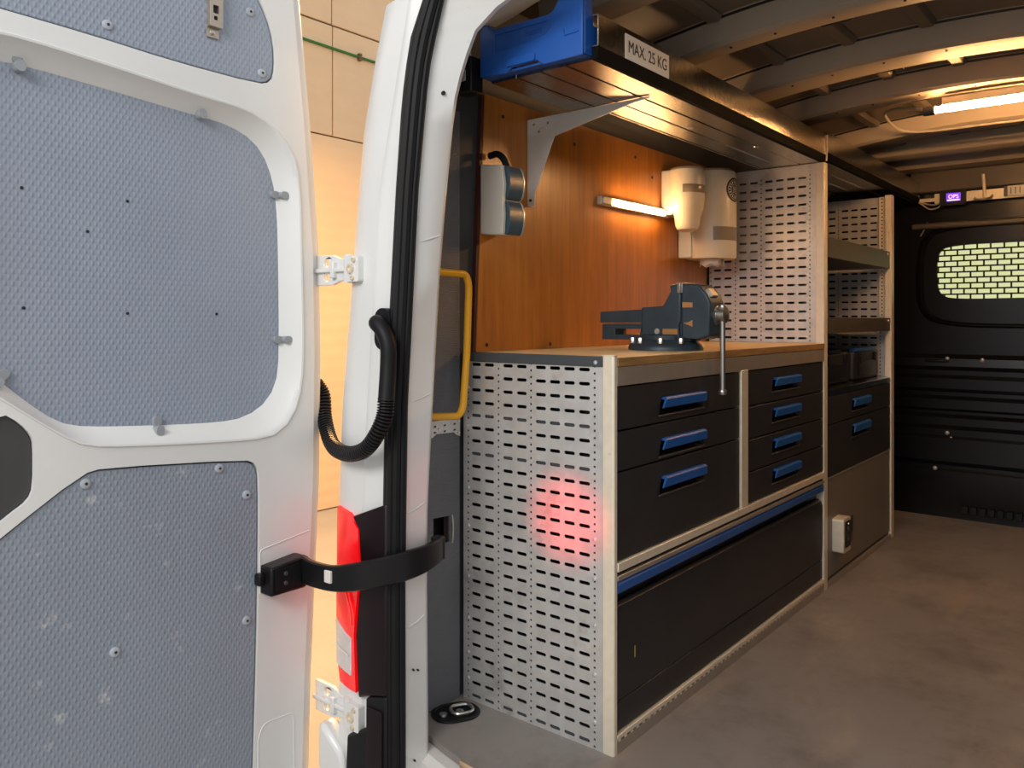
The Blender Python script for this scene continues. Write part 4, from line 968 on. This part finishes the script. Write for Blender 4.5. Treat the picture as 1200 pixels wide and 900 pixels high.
# two black tool cases
def tool_case(y0, y1, z1, label, blue):
    t = thing('tool_case', label, 'case', 'black cases in the far rack')
    MB().box(-0.40, -0.055, y0, y1, 0.813, z1).build('shell', M['drawer'], t, .012)
    MB().box(-0.056, -0.048, y0+0.06, y1-0.06, 0.83, 0.90).build('front_panel', M['black'], t, .004)
    for yy in (y0+0.07, y1-0.09): MB().box(-0.055, -0.043, yy, yy+0.03, z1-0.055, z1-0.01).build('latch', M['blue'] if blue == 2 else M['black'], t, .003)
    if blue:
        h = MB(); h.box(-0.085, -0.052, y0+0.02, y1-0.06, z1-.004, z1+0.014)
        h.build('handle', M['blue'], t, .004)
    else:
        MB().box(-0.09, -0.052, y0+0.12, y1-0.12, z1-.004, z1+0.012).build('handle', M['black'], t, .004)
tool_case(1.70, 2.10, 0.950, 'black tool case standing left in the far rack', 0)
tool_case(2.17, 2.58, 0.948, 'black tool case with blue top handle in the far rack', 1)
# power unit on the grey base panel
pu = thing('power_unit', 'small cream power unit with black front on the grey base panel', 'socket')
MB().prism(rrect(1.705, 1.800, 0.130, 0.270, 0.01), 'x', -0.006, 0.040).build('housing', M['alu'], pu, .004)
fcx = MB().prism(rrect(1.722, 1.792, 0.150, 0.258, 0.008), 'x', 0.040, 0.043).build('front_plate', M['black'], pu, .001)
for z in (0.225, 0.185): MB().lathe([(0.012, 0.0), (0.011, 0.002), (0.008, 0.0022), (0.007, -0.001)], (0.0432, 1.757, z), 14, axis='x').build('socket', M['strip'], fcx)
MB().lathe([(0.004, 0.0), (0.003, 0.003)], (0.0432, 1.757, 0.246), 8, axis='x').build('indicator', M['bolt'], fcx)
stk = tag(MB().box(-0.0056, -0.0042, 1.86, 1.99, 0.165, 0.232).build('panel_sticker', mat('dark_sticker', (0.045, 0.05, 0.04), 0.5)), 'small dark sticker right of the power unit on the base panel', 'sticker')
MB().box(-0.0056, -0.0043, 1.87, 1.985, 0.120, 0.160).build('pink_strip', mat('pinkish_sticker', (0.16, 0.09, 0.075), 0.5), stk)

# ================================================================== CEILING LAMP AND BULKHEAD ITEMS
LY = 1.73
ct = thing('ceiling_lamp', 'lit tube lamp under the roof near the bulkhead', 'lamp')
def lz(x): return rz(x)-0.020
dxs = [0.375+i*0.1 for i in range(8)]
MB().cyl((0.375, LY, 1.908), (1.05, LY+0.02, 1.908), 0.012, n=12).build('tube', M['led'], ct)
MB().cyl((0.335, LY, 1.908), (0.376, LY, 1.908), 0.018, n=12).build('end_cap', M['strip'], ct)
MB().cyl((1.049, LY+0.02, 1.908), (1.09, LY+.02, 1.908), 0.018, n=12).build('end_cap', M['strip'], ct)
MB().box(0.40, 1.1, LY-0.010, LY+0.018, 1.921, 1.950).build('mounting_rail', M['alu'], ct, .002)
tag(MB().tube(spline([(0.335, LY, 1.917), (0.25, LY+0.1, 1.955), (0.17, 1.95, 1.99), (0.10, 2.1, 2.0), (0.16, 2.28, 1.955), (0.5, 2.29, 1.945), (0.9, 2.29, 1.94)], 8), 0.006, 8).build('lamp_cable', M['cable']), 'thin pale cable running from the ceiling lamp along a roof rib', 'cable')
ral = thing('mounting_rail', 'pale rail across the top of the black bulkhead', 'rail')
MB().box(0.075, 0.93, BY-.055, BY-.046, 1.735, 1.790).build('rail', M['alu'], ral, .002)
MB().box(-0.06, 0.075, BY-.053, BY-.047, 1.748, 1.768).build('rail_end', M['alu'], ral, .002)
for x in (0.09, 0.5, 0.9): MB().box(x-.01, x+.01, BY-.047, BY+.0, 1.75, 1.775).build('spacer', M['strip'], ral)
dm = thing('display_unit', 'black display with lit purple screen on the bulkhead rail', 'display')
MB().prism(rrect(0.105, 0.232, 1.718, 1.800, .01), 'y', BY-.078, BY-.056).build('case', M['black'], dm, .003)
MB().prism(rrect(0.138, 0.208, 1.738, 1.783, .002), 'y', BY-.0795, BY-.078).build('screen', M['screen'], dm)
text_mesh('screen_text', 'OPS', 0.030, M['screentext'], dm, Matrix.Translation((0.173, BY-.080, 1.763)) @ Matrix(((1, 0, 0, 0), (0, 0, -1, 0), (0, 1, 0, 0), (0, 0, 0, 1))), 0.95)
MB().box(0.143, 0.203, BY-.0802, BY-.0796, 1.742, 1.748).build('screen_bar', M['screentext'], dm)
tag(MB().tube(spline([(-0.04, BY-.05, 1.757), (0.0, BY-.05, 1.745), (0.05, BY-.055, 1.708), (0.09, BY-.055, 1.712), (0.108, BY-.055, 1.728)], 6), 0.004, 6).build('display_cable', M['cable']), 'white cable drooping to the purple display', 'cable', 'display cables')
tag(MB().tube(spline([(-0.03, BY-.06, 1.760), (0.02, BY-.06, 1.742), (0.07, BY-.065, 1.728), (0.106, BY-.065, 1.735)], 6), 0.004, 6).build('display_cable', M['cable']), 'upper white cable drooping less to the purple display', 'cable', 'display cables')
tag(MB().tube(spline([(0.03, BY-.008, 1.64), (0.015, BY-.012, 1.60), (-0.005, BY-.008, 1.565)], 6), 0.0035, 6).build('loose_cable', M['cable']), 'short loose cable hanging on bulkhead beside the window', 'cable')
hk = thing('coat_hook', 'metal hook on the bulkhead rail right of the display', 'hook')
MB().tube([(0.318, BY-.060, 1.745), (0.316, BY-.062, 1.80), (0.312, BY-.066, 1.872)], 0.009, 8).build('stem', M['alu'], hk)
MB().tube(spline([(0.272, BY-.085, 1.748), (0.285, BY-.08, 1.738), (0.318, BY-.07, 1.736), (0.350, BY-.08, 1.742), (0.358, BY-.085, 1.756)], 5), 0.006, 8).build('prongs', M['steel'], hk)
sg = thing('label_holder', 'pale label holder with dark edge at the end of the bulkhead rail', 'holder')
MB().box(0.42, 0.60, BY-.074, BY-.056, 1.742, 1.796).build('plate', M['paper'], sg, .002)
MB().box(0.408, 0.424, BY-.076, BY-.056, 1.742, 1.796).build('edge', M['strip'], sg, .002)
lm = MB()
for k in range(7): lm.box(0.438+k*0.02, 0.442+k*0.02, BY-.0748, BY-.0738, 1.752, 1.786)
lm.build('marks', M['strip'], sg)

for o, l in ((st, (-0.69, -0.50, 0.40)), (cdt, (-0.447, -0.36, 1.02)), (tl, (-0.55, -0.35, 0.13)), (gh, (-0.46, -0.198, 0.83)), (bq, (-0.52, -0.08, 0.765)), (lr, (LC[0], LC[1], 0)),
             (bb, (-0.39, -0.11, 1.705)), (wb_, (-0.25, 0.8, 0)), (wt, (-0.25, 0.8, 0.977)), (pw, (-0.52, 0.8, 1.0)), (dc1, (-0.25, 0.39, 0.484)), (dc2, (-0.25, 1.2, 0.484)), (fc, (-0.25, 0.8, 0.05)),
             (vs_, (-0.165, VY, 1.0)), (dp, (-0.51, 0.11, 1.345)), (bl, (-0.51, 0.95, 1.507)), (sd, (-0.51, 1.225, 1.448)), (pd, (-0.51, 1.415, 1.348)), (os1, (-0.18, 0.76, 1.733)), (os2, (-0.18, 2.4, 1.745)),
             (sb, (-0.51, 0.30, 1.457)), (bn, (-0.18, 0.06, 1.743)), (sr, (-0.25, 2.1, 0)), (dc3, (-0.25, 2.1, 0.448)), (pu, (-0.006, 1.75, 0.13)), (ct, (0.7, LY, 1.90)), (ral, (0.4, BY-.05, 1.735)),
             (dm, (0.17, BY-.06, 1.718)), (hk, (0.318, BY-.06, 1.736)), (sg, (0.5, BY-.06, 1.742)), (door, (-0.72, -0.38, -0.47)), (hrs, (0.69, 3.7, -0.02))):
    settle(o, l)
for o in bpy.data.objects:
    if o.name.startswith('tool_case'):
        settle(o, (-0.22, 1.90 if 'left' in o['label'] else 2.375, 0.813))
